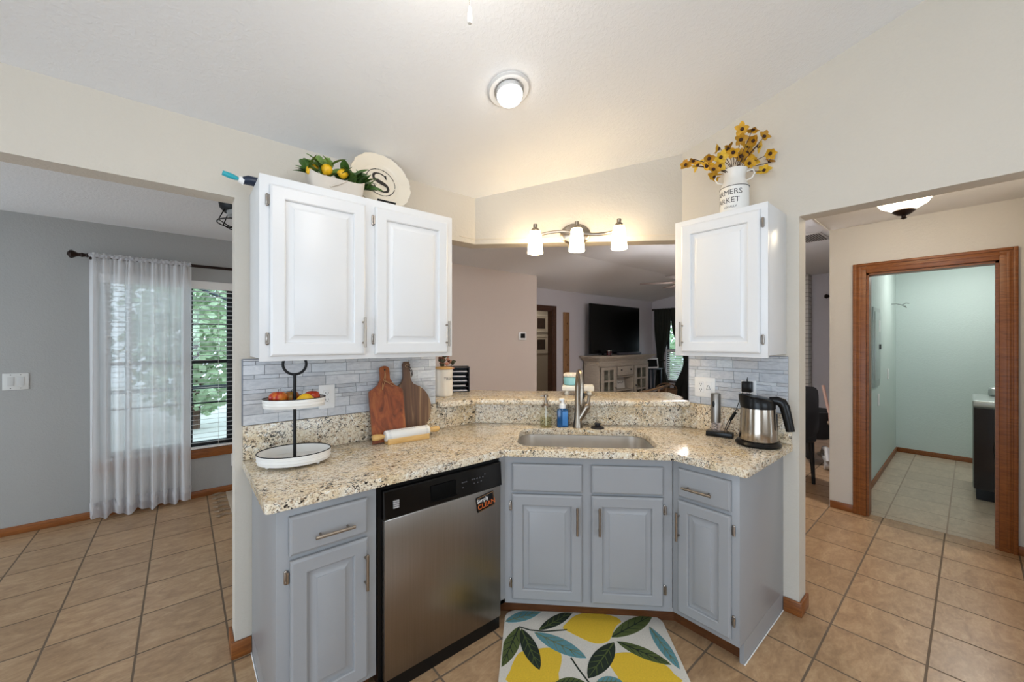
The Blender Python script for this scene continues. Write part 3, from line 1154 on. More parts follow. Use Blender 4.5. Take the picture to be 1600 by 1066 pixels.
az_c = math.atan2(-2.345, -1.372)
MB().add(*wrap_text('TREATS', 0.025, 0.058, az_c + 0.72, 0.122)).build('lettering', M_black, cn)

og = thing('letter_organizer', 'black desktop organizer holding stacked envelopes behind the cream canister', 'organizer', (1.585, 2.52, 1.067), -0.5)
m = MB()
m.box(-0.09, -0.084, -0.07, 0.07, 0.0005, 0.185).box(0.084, 0.09, -0.07, 0.07, 0.0005, 0.185)
m.box(-0.084, 0.084, 0.064, 0.07, 0.0005, 0.185)
m.build('frame', M_black, og)
for i in range(6):
    MB().box(-0.084, 0.084, -0.07, 0.064, 0.002 + i * 0.035, 0.006 + i * 0.035).build('shelf', M_black, og)
for i in range(5):
    e = MB().box(-0.080, 0.07 - 0.01 * (i % 2), -0.075 + 0.006 * (i % 3), 0.05, 0.0066, 0.0150, b=0.001).build('envelope_stack', pm('paper_white', '#C9C9CE', 0.7))
    e.parent = None
    M4 = Matrix.Translation(og.location) @ og.rotation_euler.to_matrix().to_4x4() @ Matrix.Translation((0, 0, i * 0.035))
    e.matrix_world = M4
    lab = ['in the lowest slot', 'in the second lowest slot', 'in the middle slot', 'in the second highest slot', 'in the highest slot'][i]
    tag(e, 'stack of white envelopes ' + lab + ' of the black organizer', 'envelopes', 'envelopes in the black organizer')

# dried flower pot peeping out above the canister
fp = thing('flower_pot', 'small pot of mixed dried flowers behind the cream canister', 'flower pot', (1.435, 2.46, 1.067))
MB().lathe([(0.030, 0.0005), (0.040, 0.09), (0.042, 0.11), (0.036, 0.11), (0.034, 0.09)], (0, 0, 0), 20).build('pot', pm('gray_pot', '#6E7274', 0.6), fp)
rnd = random.Random(3)
for nm, colr, k in (('pink_blossoms', '#C58A72', 9), ('dark_leaves', '#4B4A34', 12), ('brown_pods', '#6A3A26', 8)):
    m = MB()
    for i in range(k):
        a, q = rnd.uniform(0, 2 * PI), rnd.uniform(0, 0.075)
        p = (q * math.cos(a), q * math.sin(a), rnd.uniform(0.17, 0.29))
        m.ball(p, rnd.uniform(0.010, 0.018), None, rnd.uniform(0.008, 0.014), 8, 6)
        m.tube([(0, 0, 0.09), p], 0.0012, 5)
    m.build(nm, pm(nm, colr, 0.7, var=0.3, vscale=60), fp)

# ---------------------------------------------------- tiered tray and fruit
tr = thing('tiered_tray', 'two-tier white enamel tray stand with black handle at the counter end', 'tray', (0.383, 1.965, ZC), math.radians(-17))


def oval_tray(z, L, W, h):
    m = MB()
    prof = [(0.90, 0.0), (0.97, 0.002), (0.985, 0.3 * h), (1.0, 0.34 * h), (0.985, 0.38 * h), (0.985, 0.62 * h), (1.0, 0.66 * h), (0.99, 0.7 * h), (1.0, h), (0.985, h), (0.955, 0.1 * h), (0.90, 0.005), (0.0, 0.005)]
    m.lathe([(L * a, z + b) for a, b in prof], (0, 0, 0), 48, 1, W / L)
    return m


lt = oval_tray(0.014, 0.148, 0.122, 0.043).build('lower_tray', M_enamel, tr)
ut = oval_tray(0.254, 0.126, 0.092, 0.040).build('upper_tray', M_enamel, tr)
for par, z, L, W in ((lt, 0.057, 0.1465, 0.1205), (ut, 0.294, 0.1245, 0.0905)):
    MB().tube([(L * math.cos(2 * PI * i / 48), W * math.sin(2 * PI * i / 48), z) for i in range(48)], 0.0022, 6, closed=True).build('black_rim', M_blackm, par)
for a in (0.6, 2.54, 3.74, 5.68):
    MB().ball((0.118 * math.cos(a), 0.097 * math.sin(a), 0.0078), 0.0075, None, 0.0073, 10, 8).build('foot', M_enamel, tr)
MB().cyl((0, 0, 0.018), (0, 0, 0.398), 0.0068, None, 14).build('pole', M_blackm, tr)
MB().tube([(0.046 * math.sin(2 * PI * i / 32), 0, 0.444 - 0.046 * math.cos(2 * PI * i / 32)) for i in range(32)], 0.0036, 8, closed=True, flat=1.6).build('ring_handle', M_blackm, tr)


def apple_mat(name, c1, c2):
    m, t, b = base(name)
    v = t.coord('Object', (30, 30, 6))
    f = t.noise(v, 1.2, 4, 0.6, 0.5)
    g = t.noise(t.coord('Object'), 18, 2)
    t.link(t.ramp(t.math('ADD', t.math('MULTIPLY', f, 0.5), t.math('MULTIPLY', g, 0.5)), [(0.40, lin(c1)), (0.60, lin(c2))]), b.inputs['Base Color'])
    b.inputs['Roughness'].default_value = 0.25
    return m


def on_tray(x, y, z):
    M4 = Matrix.Translation(tr.location) @ tr.rotation_euler.to_matrix().to_4x4()
    return M4 @ Vector((x, y, z))


def apple(label, p, r, mat):
    o = thing('apple', label, 'apple', on_tray(*p), 0, None)
    prof = []
    for i in range(15):
        a = -PI / 2 + PI * i / 14
        rr = r * math.cos(a) * (1 + 0.10 * math.sin(a))
        zz = r * 0.9 * math.sin(a) - r * 0.22 * math.exp(-(rr / (0.3 * r)) ** 2) * (1 if a > 0 else -0.6)
        prof.append((max(rr, 0.0004), zz + r * 0.9))
    MB().lathe(prof, (0, 0, 0), 22).build('flesh', mat, o)
    MB().tube([(0, 0, r * 1.5), (0.001, 0, r * 1.75), (0.004, 0, r * 2.0)], 0.0013, 6).build('stem', M_slot, o)
    return o


ZT = 0.2596
apple('red and yellow apple with a bright highlight, first on the upper tray', (-0.066, 0.006, ZT), 0.037, apple_mat('apple_red', '#B0281A', '#D98A2A'))['label'] = 'red and yellow apple on the tray far from the electrical outlet'
apple('dull green and red apple beside the tray pole', (-0.018, 0.040, ZT), 0.034, apple_mat('apple_green', '#8A6A22', '#A3461E'))
apple('deep red apple at the tray end near the electrical outlet', (0.068, 0.018, ZT), 0.034, apple_mat('apple_dark', '#9C2412', '#B9441C'))
le = thing('lemon', 'yellow lemon in front of the deep red apple on the upper tray', 'lemon', on_tray(0.044, -0.022, ZT + 0.027))
M_lemon = pm('lemon_peel', '#E9B51A', 0.4, var=0.1, vscale=30, bump=0.3, bscale=300)
R90 = Matrix.Rotation(PI / 2, 3, 'Y')


def lemon_shape(L, r):
    prof = [(0.0004, -L), (0.22 * r, -0.96 * L), (0.30 * r, -0.88 * L), (0.62 * r, -0.66 * L), (0.92 * r, -0.3 * L), (r, 0.05 * L), (0.9 * r, 0.38 * L), (0.6 * r, 0.68 * L), (0.28 * r, 0.88 * L), (0.2 * r, 0.96 * L), (0.0004, L)]
    return MB().lathe(prof, (0, 0, 0), 18)


lemon_shape(0.036, 0.0265).xf(R90.to_4x4()).build('flesh', M_lemon, le)
MB().ball((-0.036, 0, 0), 0.003, 0.003, 0.003, 8, 6).build('stem_end', M_slot, le)

# ---------------------------------------------------- cutting boards, rolling pin
def leaner(lean, loc, ry=0.0):
    return Matrix.Translation(loc) @ Matrix.Rotation(ry, 4, 'Z') @ Matrix.Rotation(-lean, 4, 'X')


def smooth_outline(pts, n=6):
    out = []
    m = len(pts)
    for i in range(m):
        p0, p1, p2, p3 = (Vector(pts[(i + k) % m]) for k in (-1, 0, 1, 2))
        for j in range(n):
            t = j / n
            q = 0.5 * ((2 * p1) + (-p0 + p2) * t + (2 * p0 - 5 * p1 + 4 * p2 - p3) * t * t + (-p0 + 3 * p1 - 3 * p2 + p3) * t ** 3)
            out.append((q.x, q.y))
    return out


def board_mat(name, stops, scale, stretch):
    m, t, b = base(name)
    v = t.coord('Object', stretch)
    f = t.noise(v, scale, 5, 0.6, 1.4)
    t.link(t.ramp(f, [(p, lin(c)) for p, c in stops]), b.inputs['Base Color'])
    b.inputs['Roughness'].default_value = 0.42
    t.bump(f, 0.06, 0.001, b)
    return m


M_b1 = board_mat('red_wood_board', [(0.3, '#5E2A12'), (0.48, '#8B4520'), (0.7, '#A8622F')], 6, (3, 3, 1.2))
M_b2 = board_mat('walnut_board', [(0.30, '#33231A'), (0.42, '#5B4030'), (0.56, '#6E5039'), (0.70, '#A98A66')], 2.2, (9, 3, 0.6))
bA = thing('cutting_board', 'reddish rectangular wooden cutting board with a twine loop, leaning on the backsplash', 'cutting board', (0.860, 2.052, ZC))
W2 = 0.093
o1 = [(-W2 + 0.008, 0.002), (W2 - 0.008, 0.002), (W2, 0.010), (W2 + 0.002, 0.25), (W2 - 0.004, 0.278), (0.052, 0.305), (0.030, 0.330), (0.026, 0.37), (0.027, 0.398), (0.014, 0.412), (-0.014, 0.412), (-0.027, 0.398), (-0.026, 0.37), (-0.030, 0.330), (-0.052, 0.305), (-W2 + 0.004, 0.278), (-W2 - 0.002, 0.25), (-W2, 0.010)]
LE = math.radians(12)
RL = Matrix.Rotation(-LE, 4, 'X')
MB().prism(smooth_outline(o1, 4), -0.016, 0.0, b=0.003, axis='y').xf(RL).build('board', M_b1, bA, smooth=40)
tw = MB()
tw.tube([(0.0, -0.018, 0.388), (-0.004, -0.0195, 0.36), (-0.012, -0.0195, 0.335), (0.010, -0.021, 0.322), (0.040, -0.020, 0.315), (0.048, -0.019, 0.303), (0.036, -0.019, 0.300), (0.012, -0.021, 0.318), (-0.014, -0.020, 0.332), (-0.020, -0.0195, 0.315), (-0.024, -0.019, 0.282)], 0.0016, 6)
tw.tube([(0.0, -0.018, 0.388), (0.001, -0.0195, 0.36), (-0.006, -0.0195, 0.326), (-0.016, -0.0195, 0.300), (-0.022, -0.019, 0.280)], 0.0016, 6)
tw.xf(RL).build('twine_loop', pm('twine', '#B58A5E', 0.9, var=0.2, vscale=300), bA)
MB().cyl((0, -0.0168, 0.392), (0, -0.0155, 0.392), 0.005, None, 12).xf(RL).build('hang_hole', M_slot, bA)

bB = thing('cutting_board', 'round dark walnut paddle cutting board half behind the reddish board', 'cutting board', (0.998, 2.118, ZC))
o2 = []
for i in range(40):
    a = math.radians(-256 + 332 * i / 39)
    o2.append((0.149 * math.cos(a), 0.1505 + 0.149 * math.sin(a)))
o2 = o2 + [(0.026, 0.312), (0.022, 0.335), (0.021, 0.37), (0.024, 0.410), (0.014, 0.428), (-0.014, 0.428), (-0.024, 0.410), (-0.021, 0.37), (-0.022, 0.335), (-0.026, 0.312)]
RL2 = Matrix.Rotation(-math.radians(4.5), 4, 'X')
MB().prism(o2, -0.016, 0.0, b=0.003, axis='y').xf(RL2).build('board', M_b2, bB, smooth=40)
m = MB().tube([(0.0075 * math.cos(2 * PI * i / 16), -0.017, 0.402 + 0.0075 * math.sin(2 * PI * i / 16)) for i in range(16)], 0.0018, 6, closed=True)
m.xf(RL2).build('grommet', pm('grommet_brass', '#C2A98A', 0.4, 0.6), bB)
m = MB().tube([(0.002, -0.018, 0.402), (0.020, -0.019, 0.394), (0.033, -0.017, 0.372), (0.035, -0.015, 0.347), (0.026, -0.016, 0.332), (0.024, -0.018, 0.340), (0.030, -0.018, 0.352), (0.026, -0.018, 0.367), (0.018, -0.018, 0.382)], 0.0020, 6)
m.xf(RL2).build('leather_loop', pm('leather_cord', '#2A1C14', 0.7), bB)

# rolling pin on its cradle: axis parallel to the wall, slightly turned
RPa = math.radians(-3)
st = thing('rolling_pin_stand', 'light wooden cradle under the white rolling pin', 'stand', (0.940, 2.000, ZC), RPa)
M_pine = wood('pine', '#C99A55', '#E2BC7C', 5, (1, 10, 10))
m = MB().box(-0.118, 0.118, -0.030, -0.018, 0.0005, 0.030, b=0.002).box(-0.118, 0.118, 0.018, 0.030, 0.0005, 0.030, b=0.002).box(-0.118, 0.118, -0.018, 0.018, 0.0005, 0.012)
m.build('cradle', M_pine, st)
rp = thing('rolling_pin', 'white ceramic rolling pin with wooden handles in front of the cutting boards', 'rolling pin', (0.940, 2.000, ZC + 0.043), RPa)
RX = Matrix.Rotation(PI / 2, 4, 'Y')
MB().lathe([(0.010, -0.126), (0.026, -0.124), (0.0295, -0.118), (0.0295, 0.118), (0.026, 0.124), (0.010, 0.126)], (0, 0, 0), 30).xf(RX).build('roller', M_enamel, rp)
for s in (-1, 1):
    MB().lathe([(0.008, 0.127), (0.010, 0.132), (0.014, 0.145), (0.017, 0.165), (0.0165, 0.180), (0.012, 0.190), (0.0, 0.193)], (0, 0, 0), 18).xf(Matrix.Rotation(s * PI / 2, 4, 'Y')).build('handle', M_pine, rp)
M_print = pm('faded_print', '#9A9A9E', 0.7)
for e in (-0.104, 0.104):
    m = MB()
    for i in range(9):
        k = len(m.v)
        m.box(e - 0.006, e + 0.006, -0.0006, 0.0006, 0.0293, 0.0298)
        m.xf(Matrix.Rotation(math.radians(-10 + i * 14), 4, 'X'), k)
    m.build('measure_scale', M_print, rp)
m = MB()
for i in range(14):
    k = len(m.v)
    m.box(-0.040 + i * 0.006, -0.0365 + i * 0.006, -0.002, 0.002, 0.0293, 0.0298)
    m.xf(Matrix.Rotation(math.radians(25), 4, 'X'), k)
m.build('printed_line', M_print, rp)


# ---------------------------------------------------- outlets, plugs
def outlet(label, loc, rz, w=0.078, h=0.122, gangs=1):
    o = thing('outlet', label, 'outlet', loc, rz)
    MB().box(-w / 2, w / 2, -0.006, -0.0003, -h / 2, h / 2, b=0.0025).build('plate', M_plate, o)
    for g in range(gangs):
        cx = (g - (gangs - 1) / 2) * 0.046
        f = MB().box(cx - 0.0165, cx + 0.0165, -0.0085, -0.0055, -0.034, 0.034, b=0.002).build('socket', M_plate, o)
        m = MB()
        for zz in (-0.017, 0.017):
            m.box(cx - 0.0075, cx - 0.0050, -0.0090, -0.0080, zz - 0.002, zz + 0.007)
            m.box(cx + 0.0050, cx + 0.0075, -0.0090, -0.0080, zz - 0.002, zz + 0.007)
            m.cyl((cx, -0.0090, zz - 0.008), (cx, -0.0080, zz - 0.008), 0.0025, None, 8)
        if gangs > 1 and g == 1:
            m = MB().tube([(cx - 0.011, -0.009, -0.012), (cx + 0.011, -0.009, -0.012), (cx + 0.004, -0.009, 0.012), (cx - 0.004, -0.009, 0.012)], 0.0014, 5, closed=True)
        m.build('slots', M_slot, f)
    return o


outlet('white electrical outlet on the tile beside the fruit tray', (0.568, YW - 0.0087, 1.157), 0)
outlet('white double-gang outlet plate on the tile behind the wine opener', (XW - 0.0087, 1.062, 1.160), -PI / 2, 0.124, 0.122, 2)
outlet('white outlet with a black adapter plugged in above the kettle', (XW - 0.0087, 0.819, 1.160), -PI / 2)
outlet('white outlet low on the gray dining room wall under the window', (0.393, YL, 0.300), 0)

ad = thing('power_adapter', 'black plug adapter with cord in the outlet above the kettle', 'adapter', (XW - 0.018, 0.818, 1.186), -PI / 2)
MB().box(-0.026, 0.026, -0.034, 0.0, -0.030, 0.030, b=0.005).build('brick', M_black, ad)
MB().tube([(0, -0.017, 0.029), (0.0, -0.02, 0.042), (0.003, -0.016, 0.056)], [0.0035, 0.0025, 0.0015], 8).build('strain_relief', M_black, ad)
loc = Vector((XW - 0.018, 0.828, 1.180))
wpts = [(2.425, 0.838, 1.155), (2.420, 0.850, 1.115), (2.415, 0.868, 1.055), (2.408, 0.880, 1.02), (2.385, 0.893, 0.97), (2.365, 0.905, 0.930)]
MB().tube(wpts, 0.0022, 8).build('cord', M_black, ad, world=True)
MB().tube([(2.404, 0.866, 1.040), (2.401, 0.874, 1.028), (2.396, 0.888, 1.000), (2.393, 0.895, 0.988)], [0.007, 0.0085, 0.0085, 0.006], 10).build('inline_switch', M_black, ad, world=True)
MB().tube([(2.404, 0.872, 1.030), (2.400, 0.888, 1.012), (2.401, 0.905, 0.980), (2.406, 0.918, 0.955), (2.409, 0.926, 0.930), (2.405, 0.920, 0.905), (2.39, 0.905, 0.901)], 0.0020, 8).build('cord_loop', M_black, ad, world=True)

wo_ = thing('wine_opener', 'stainless electric wine opener standing in its black charging base', 'wine opener', (2.352, 0.950, ZC), math.radians(-78))
MB().box(-0.052, 0.084, -0.032, 0.032, 0.0005, 0.028, b=0.003).build('charging_base', M_black, wo_)
MB().lathe([(0.0245, 0.029), (0.0245, 0.080)], (-0.004, 0, 0), 24).build('clear_sleeve', make_glass('blue_acrylic', (0.90, 0.91, 1.0, 1), 0.2), wo_)
MB().tube([(-0.004 + 0.007 * math.cos(i * 0.9), 0.007 * math.sin(i * 0.9), 0.030 + i * 0.0024) for i in range(20)], 0.0022, 6).build('corkscrew', M_steel, wo_)
bd = MB().lathe([(0.0255, 0.080), (0.0255, 0.240), (0.0235, 0.245), (0.0, 0.246)], (-0.004, 0, 0), 28).build('handle_body', M_stain, wo_)
MB().ball((-0.012, -0.0245, 0.185), 0.007, 0.004, 0.018, 10, 8).build('button_pad', M_black, bd)
MB().lathe([(0.012, 0.0282), (0.013, 0.034), (0.006, 0.042), (0.004, 0.038)], (0.048, 0.002, 0), 16).build('foil_cutter', M_steel, wo_)

# ---------------------------------------------------- kettle
kt = thing('electric_kettle', 'stainless electric kettle with black lid and handle at the counter end', 'kettle', (2.318, 0.728, ZC), math.radians(-72))
MB().lathe([(0.092, 0.0005), (0.104, 0.004), (0.106, 0.012), (0.095, 0.024), (0.0, 0.025)], (0, 0, 0), 32).build('power_base', M_black, kt)
_m, _t, _b = base('kettle_steel')
_v = _t.coord('Object', (1, 1, 0.05))
_f = _t.noise(_v, 50, 2)
_t.link(_t.ramp(_f, [(0.3, lin('#9F958A')), (0.7, lin('#C5BCB0'))]), _b.inputs['Base Color'])
_b.inputs['Metallic'].default_value = 1.0
_b.inputs['Roughness'].default_value = 0.17
ky = MB().lathe([(0.085, 0.026), (0.087, 0.032), (0.085, 0.08), (0.082, 0.14), (0.079, 0.196)], (0, 0, 0), 40)
kb = ky.build('body', _m, kt)
lid = MB()
rings = []
for r, z, k_ in ((0.0795, 0.196, 0.0), (0.0800, 0.206, 0.1), (0.0785, 0.232, 0.6), (0.0740, 0.252, 1.0), (0.066, 0.259, 1.0), (0.040, 0.262, 1.0), (0.001, 0.263, 1.0)):
    ring = []
    for i in range(40):
        a = 2 * PI * i / 40
        k = max(0, math.cos(a - PI)) ** 8
        x = (r + 0.016 * k * k_) * math.cos(a)
        zz = z - 0.026 * k_ * (x / 0.08) * 0.50 - 0.006 * k_
        ring.append((x, r * math.sin(a), zz))
    rings.append(ring)
lid.rings(rings, cap0=False).build('lid', M_black, kt)
hp = [(0.050, 0, 0.238), (0.085, 0, 0.238), (0.104, 0, 0.231), (0.116, 0, 0.208), (0.125, 0, 0.165), (0.133, 0, 0.125), (0.140, 0, 0.086)]
MB().tube(hp, [0.013, 0.016, 0.018, 0.017, 0.016, 0.0155, 0.0145], 12, flat=1.35).build('handle', M_black, kt)
MB().box(0.076, 0.0862, -0.008, 0.008, 0.045, 0.17, b=0.002).build('water_gauge', M_black, kb)

# ---------------------------------------------------- on top of the wall cabinets
ZT2 = 1.362 + 0.762
tool = thing('cleaning_brush', 'teal and navy handheld cleaning gadget lying on the cabinet end', 'brush', (0.238, 2.05, ZT2), math.radians(3))
MB().tube([(0.040, 0, 0.022), (0.015, 0, 0.026), (-0.02, 0, 0.026), (-0.040, 0, 0.020)], [0.016, 0.024, 0.024, 0.018], 12, flat=0.85).build('grip', pm('navy_plastic', '#1D2A40', 0.35), tool)
MB().tube([(-0.036, 0, 0.019), (-0.055, 0, 0.022)], [0.019, 0.013], 12).build('collar', M_plate, tool)
MB().tube([(-0.052, 0, 0.022), (-0.066, 0, 0.024), (-0.085, 0, 0.028), (-0.112, 0, 0.033)], [0.005, 0.010, 0.012, 0.010], 10).build('wand', pm('teal_plastic', '#2AA7B5', 0.3), tool)

pl = thing('planter_box', 'off-white folded planter box of lemons and leaves on the wall cabinet', 'planter', (0.548, 1.930, ZT2))
M_cloth = pm('planter_cloth', '#CFC6BA', 0.75, var=0.05, vscale=25)
rings = []
for k, (L, W, z) in enumerate(((0.108, 0.050, 0.0005), (0.116, 0.056, 0.025), (0.120, 0.060, 0.055), (0.124, 0.062, 0.074), (0.114, 0.054, 0.071), (0.10, 0.045, 0.045))):
    ring = []
    for i in range(40):
        a = 2 * PI * i / 40
        c, s = math.cos(a), math.sin(a)
        x = L * (abs(c) ** 0.35) * (1 if c > 0 else -1)
        y = W * (abs(s) ** 0.35) * (1 if s > 0 else -1)
        dip = 0.012 * math.cos(2 * a) * (k in (3, 4))
        ring.append((x, y, z + dip))
    rings.append(ring)
MB().rings(rings, cap1=True).build('box', M_cloth, pl)
MB().tube([(-0.04, -0.058, 0.020), (0.0, -0.063, 0.040), (0.03, -0.062, 0.062)], 0.0035, 8).build('fold_seam', M_cloth, pl)


def leaf(m, base_p, d, up, L, W, bend=0.2):
    d = Vector(d).normalized()
    up = Vector(up)
    s = d.cross(up)
    s = s.normalized() if s.length > 1e-5 else Vector((1, 0, 0))
    nrm = s.cross(d).normalized()
    rows = []
    for i in range(7):
        t = i / 6
        w = W * math.sin(PI * min(1, t * 0.92 + 0.06)) ** 0.8 * 0.5
        c = Vector(base_p) + d * (L * t) - nrm * (bend * L * t * t)
        rows.append([c - s * w + nrm * w * 0.35, c, c + s * w + nrm * w * 0.35])
    vs = [p for r in rows for p in r]
    fs = []
    for i in range(6):
        for j in range(2):
            fs.append((i * 3 + j, i * 3 + j + 1, i * 3 + j + 4, i * 3 + j + 3))
    m.add(vs, fs)


M_leaf = pm('lemon_leaf', '#44652A', 0.4, var=0.35, vscale=25)
M_leaf2 = pm('lemon_leaf_light', '#6F8F42', 0.45, var=0.3, vscale=25)
rnd = random.Random(12)
SPR = [(-0.085, -0.9, 0.35), (-0.06, -0.5, 0.95), (-0.030, 0.1, 1.0), (0.06, 0.3, 0.5), (0.095, 0.75, 0.35), (0.110, 1.0, -0.05), (0.02, 0.2, 0.5)]
WHERE = ['trailing over the near end of', 'rising tall from the near end of', 'standing tallest in the middle of', 'bushy between the lemons of', 'dark and leaning over the far end of', 'drooping past the far end of', 'low along the front of']
for k, (x, tx, tz) in enumerate(SPR):
    sp = thing('lemon_sprig', 'green leafy sprig ' + WHERE[k] + ' the white planter box', 'leaf sprig', (0.548 + x, 1.926, ZT2 + 0.058), 0, 'leaf sprigs in the planter box')
    d = Vector((tx * 0.5, -0.15, max(0.15, tz)))
    Ls = 0.030 + 0.045 * max(tz, 0.1)
    MB().tube([(0, 0, 0), d.normalized() * Ls], 0.002, 6).build('stem', M_leaf, sp)
    m = MB()
    for i in range(8):
        q = d.normalized() * (Ls * (0.2 + 0.11 * i))
        a = rnd.uniform(0, 2 * PI)
        dd = (d.normalized() * 0.5 + Vector((math.cos(a) * 0.8 + tx * 0.4, math.sin(a) * 0.6 - 0.15, rnd.uniform(-0.1, 0.6)))).normalized()
        leaf(m, q, dd, (rnd.uniform(-0.4, 0.4), -0.6, 0.8), rnd.uniform(0.065, 0.092), rnd.uniform(0.032, 0.046))
    m.build('leaves', M_leaf2 if k in (1, 2) else M_leaf, sp)
for k, (x, y, z, r, lab) in enumerate(((-0.046, -0.020, 0.118, 0.0255, 'plump round lemon at the front center of the white planter box'), (0.022, -0.028, 0.115, 0.023, 'lemon half hidden by dark leaves in the white planter box'), (-0.116, -0.02, 0.092, 0.018, 'small lemon tucked under leaves at the near end of the planter box'), (-0.090, 0.012, 0.125, 0.018, 'small greenish lemon behind the plump lemon in the planter box'))):
    o = lemon_shape(r * 1.12, r).xf(Matrix.Rotation(0.5 + k, 4, 'Y')).build('lemon', M_lemon)
    o.location = (0.548 + x, 1.926 + y, ZT2 + z - 0.012)
    tag(o, lab, 'lemon')

# plate with the letter S
PR = 0.158
pt = thing('decorative_plate', 'cream scalloped plate with a big black letter S leaning above the wall cabinet', 'plate', (0.800, 1.985, ZT2 + 0.0085))
LN = Matrix.Rotation(-math.radians(14), 4, 'X')
rings = []
for fr_, y in ((0.0, 0.0), (0.62, 0.0), (0.66, -0.003), (0.70, -0.008), (0.90, -0.013), (0.985, -0.017), (1.0, -0.019), (0.985, -0.012), (0.70, -0.002), (0.62, 0.006), (0.0, 0.006)):
    ring = []
    for i in range(96):
        a = 2 * PI * i / 96
        sc_ = 1.0
        if fr_ > 0.85:
            sc_ = 1 + 0.030 * (abs(math.sin(a * 7)) ** 0.6 - 0.5) + 0.010 * math.sin(a * 28)
        r = max(PR * fr_ * sc_, 0.0005)
        ring.append((r * math.cos(a), y, PR + r * math.sin(a)))
    rings.append(ring)
MB().rings(rings, False, False).xf(LN).build('dish', pm('cream_plate', '#E9DECB', 0.3, var=0.04), pt, smooth=50)


def stroke(pts, wid, y):
    n = len(pts)
    vs = []
    for i in range(n):
        a, b = Vector(pts[max(i - 1, 0)]), Vector(pts[min(i + 1, n - 1)])
        t = (b - a).normalized()
        nr = Vector((-t.y, t.x)) * wid[i] * 0.5
        p = Vector(pts[i])
        vs += [(p.x + nr.x, y, p.y + nr.y), (p.x - nr.x, y, p.y - nr.y)]
    return vs, [(2 * i, 2 * i + 1, 2 * i + 3, 2 * i + 2) for i in range(n - 1)]


def bez(p, n=14):
    out = []
    for i in range(n + 1):
        t = i / n
        q = [Vector(a) for a in p]
        while len(q) > 1:
            q = [q[j] * (1 - t) + q[j + 1] * t for j in range(len(q) - 1)]
        out.append(tuple(q[0]))
    return out


sp_ = bez([(0.030, 0.030), (0.026, 0.060), (-0.046, 0.062), (-0.036, 0.020)]) + bez([(-0.036, 0.020), (-0.030, 0.000), (0.030, 0.000), (0.036, -0.026)])[1:] + bez([(0.036, -0.026), (0.044, -0.064), (-0.030, -0.062), (-0.036, -0.026)])[1:]
nS = len(sp_)
wd = []
for i in range(nS):
    t = i / (nS - 1)
    wd.append(0.0065 + 0.0165 * math.exp(-((t - 0.5) / 0.17) ** 2) + 0.004 * math.exp(-((t - 0.26) / 0.06) ** 2) + 0.004 * math.exp(-((t - 0.74) / 0.06) ** 2))
mS = MB().add(*stroke(sp_, wd, -0.001))
mS.add([(0.0335, -0.001, 0.050), (0.0335, -0.001, 0.022), (0.0285, -0.001, 0.024), (0.022, -0.001, 0.040)], [(0, 1, 2, 3)])
mS.add([(-0.0395, -0.001, -0.050), (-0.0395, -0.001, -0.020), (-0.0345, -0.001, -0.022), (-0.026, -0.001, -0.042)], [(0, 1, 2, 3)])
RI = 0.077
for a0, a1 in ((20, 75), (105, 160), (200, 255), (285, 340)):
    ps = [(RI * math.cos(math.radians(a0 + (a1 - a0) * i / 12)), RI * math.sin(math.radians(a0 + (a1 - a0) * i / 12))) for i in range(13)]
    mS.add(*stroke(ps, [0.0065 if i in (0, 12) else 0.0036 for i in range(13)], -0.001))
for c in (0, 90, 180, 270):
    for k in range(-3, 4):
        a = math.radians(c + k * 4.2)
        ps = [((RI - 0.002) * math.cos(a), (RI - 0.002) * math.sin(a)), ((RI + 0.002) * math.cos(a), (RI + 0.002) * math.sin(a))]
        mS.add(*stroke(ps, [0.0036, 0.0036], -0.001))
mS.xf(Matrix.Scale(PR / 0.157, 4)).xf(Matrix.Translation((0, -0.0006, PR))).xf(LN)
mS.build('letter_print', pm('black_print', '#231E1B', 0.5), pt)
es = thing('plate_stand', 'thin black wire easel holding the cream plate with the letter S', 'plate stand', (0.800, 1.985, ZT2))
m = MB()
for x in (-0.045, 0.045):
    m.tube([(x, -0.042, 0.036), (x, -0.040, 0.020), (x, -0.02, 0.006), (x, 0.05, 0.006), (x * 0.6, 0.062, 0.12)], 0.003, 6)
m.tube([(-0.045, -0.024, 0.006), (0.045, -0.024, 0.006)], 0.003, 6)
m.box(-0.048, 0.048, -0.046, -0.039, 0.034, 0.042)
m.build('wire_frame', M_blackm, es)
MB().box(-0.05, 0.05, -0.03, 0.012, 0.0005, 0.003).build('foot_plate', M_blackm, es)

# milk can with flowers
CX, CY = 2.305, 0.838
mc = thing('milk_can', 'white enamel milk can lettered FARMERS MARKET on the wall cabinet above the kettle', 'vase', (CX, CY, ZT2))
MB().lathe([(0.066, 0.0005), (0.070, 0.004), (0.070, 0.150), (0.072, 0.154), (0.068, 0.160), (0.058, 0.185), (0.052, 0.200), (0.053, 0.225), (0.062, 0.250), (0.064, 0.253), (0.060, 0.252), (0.050, 0.22), (0.050, 0.10)], (0, 0, 0), 36, cap1=True).build('can', M_enamel, mc)
MB().tube([(0.0712 * math.cos(2 * PI * i / 40), 0.0712 * math.sin(2 * PI * i / 40), 0.1525) for i in range(40)], 0.0018, 6, closed=True).build('dark_rim_line', pm('worn_rim', '#4A4742', 0.6), mc)
azv = math.atan2(-CY, -CX)
m = MB().add(*wrap_text('FARMERS', 0.040, 0.070, azv - 0.62, 0.118))
m.add(*wrap_text('MARKET', 0.040, 0.070, azv - 0.72, 0.075))
vs, fs = wrap_text('LOCALLY', 0.015, 0.070, azv - 0.30, 0.040)
m.add(vs, fs)
m.build('lettering', pm('worn_print', '#5A5654', 0.7, var=0.35, vscale=90), mc)
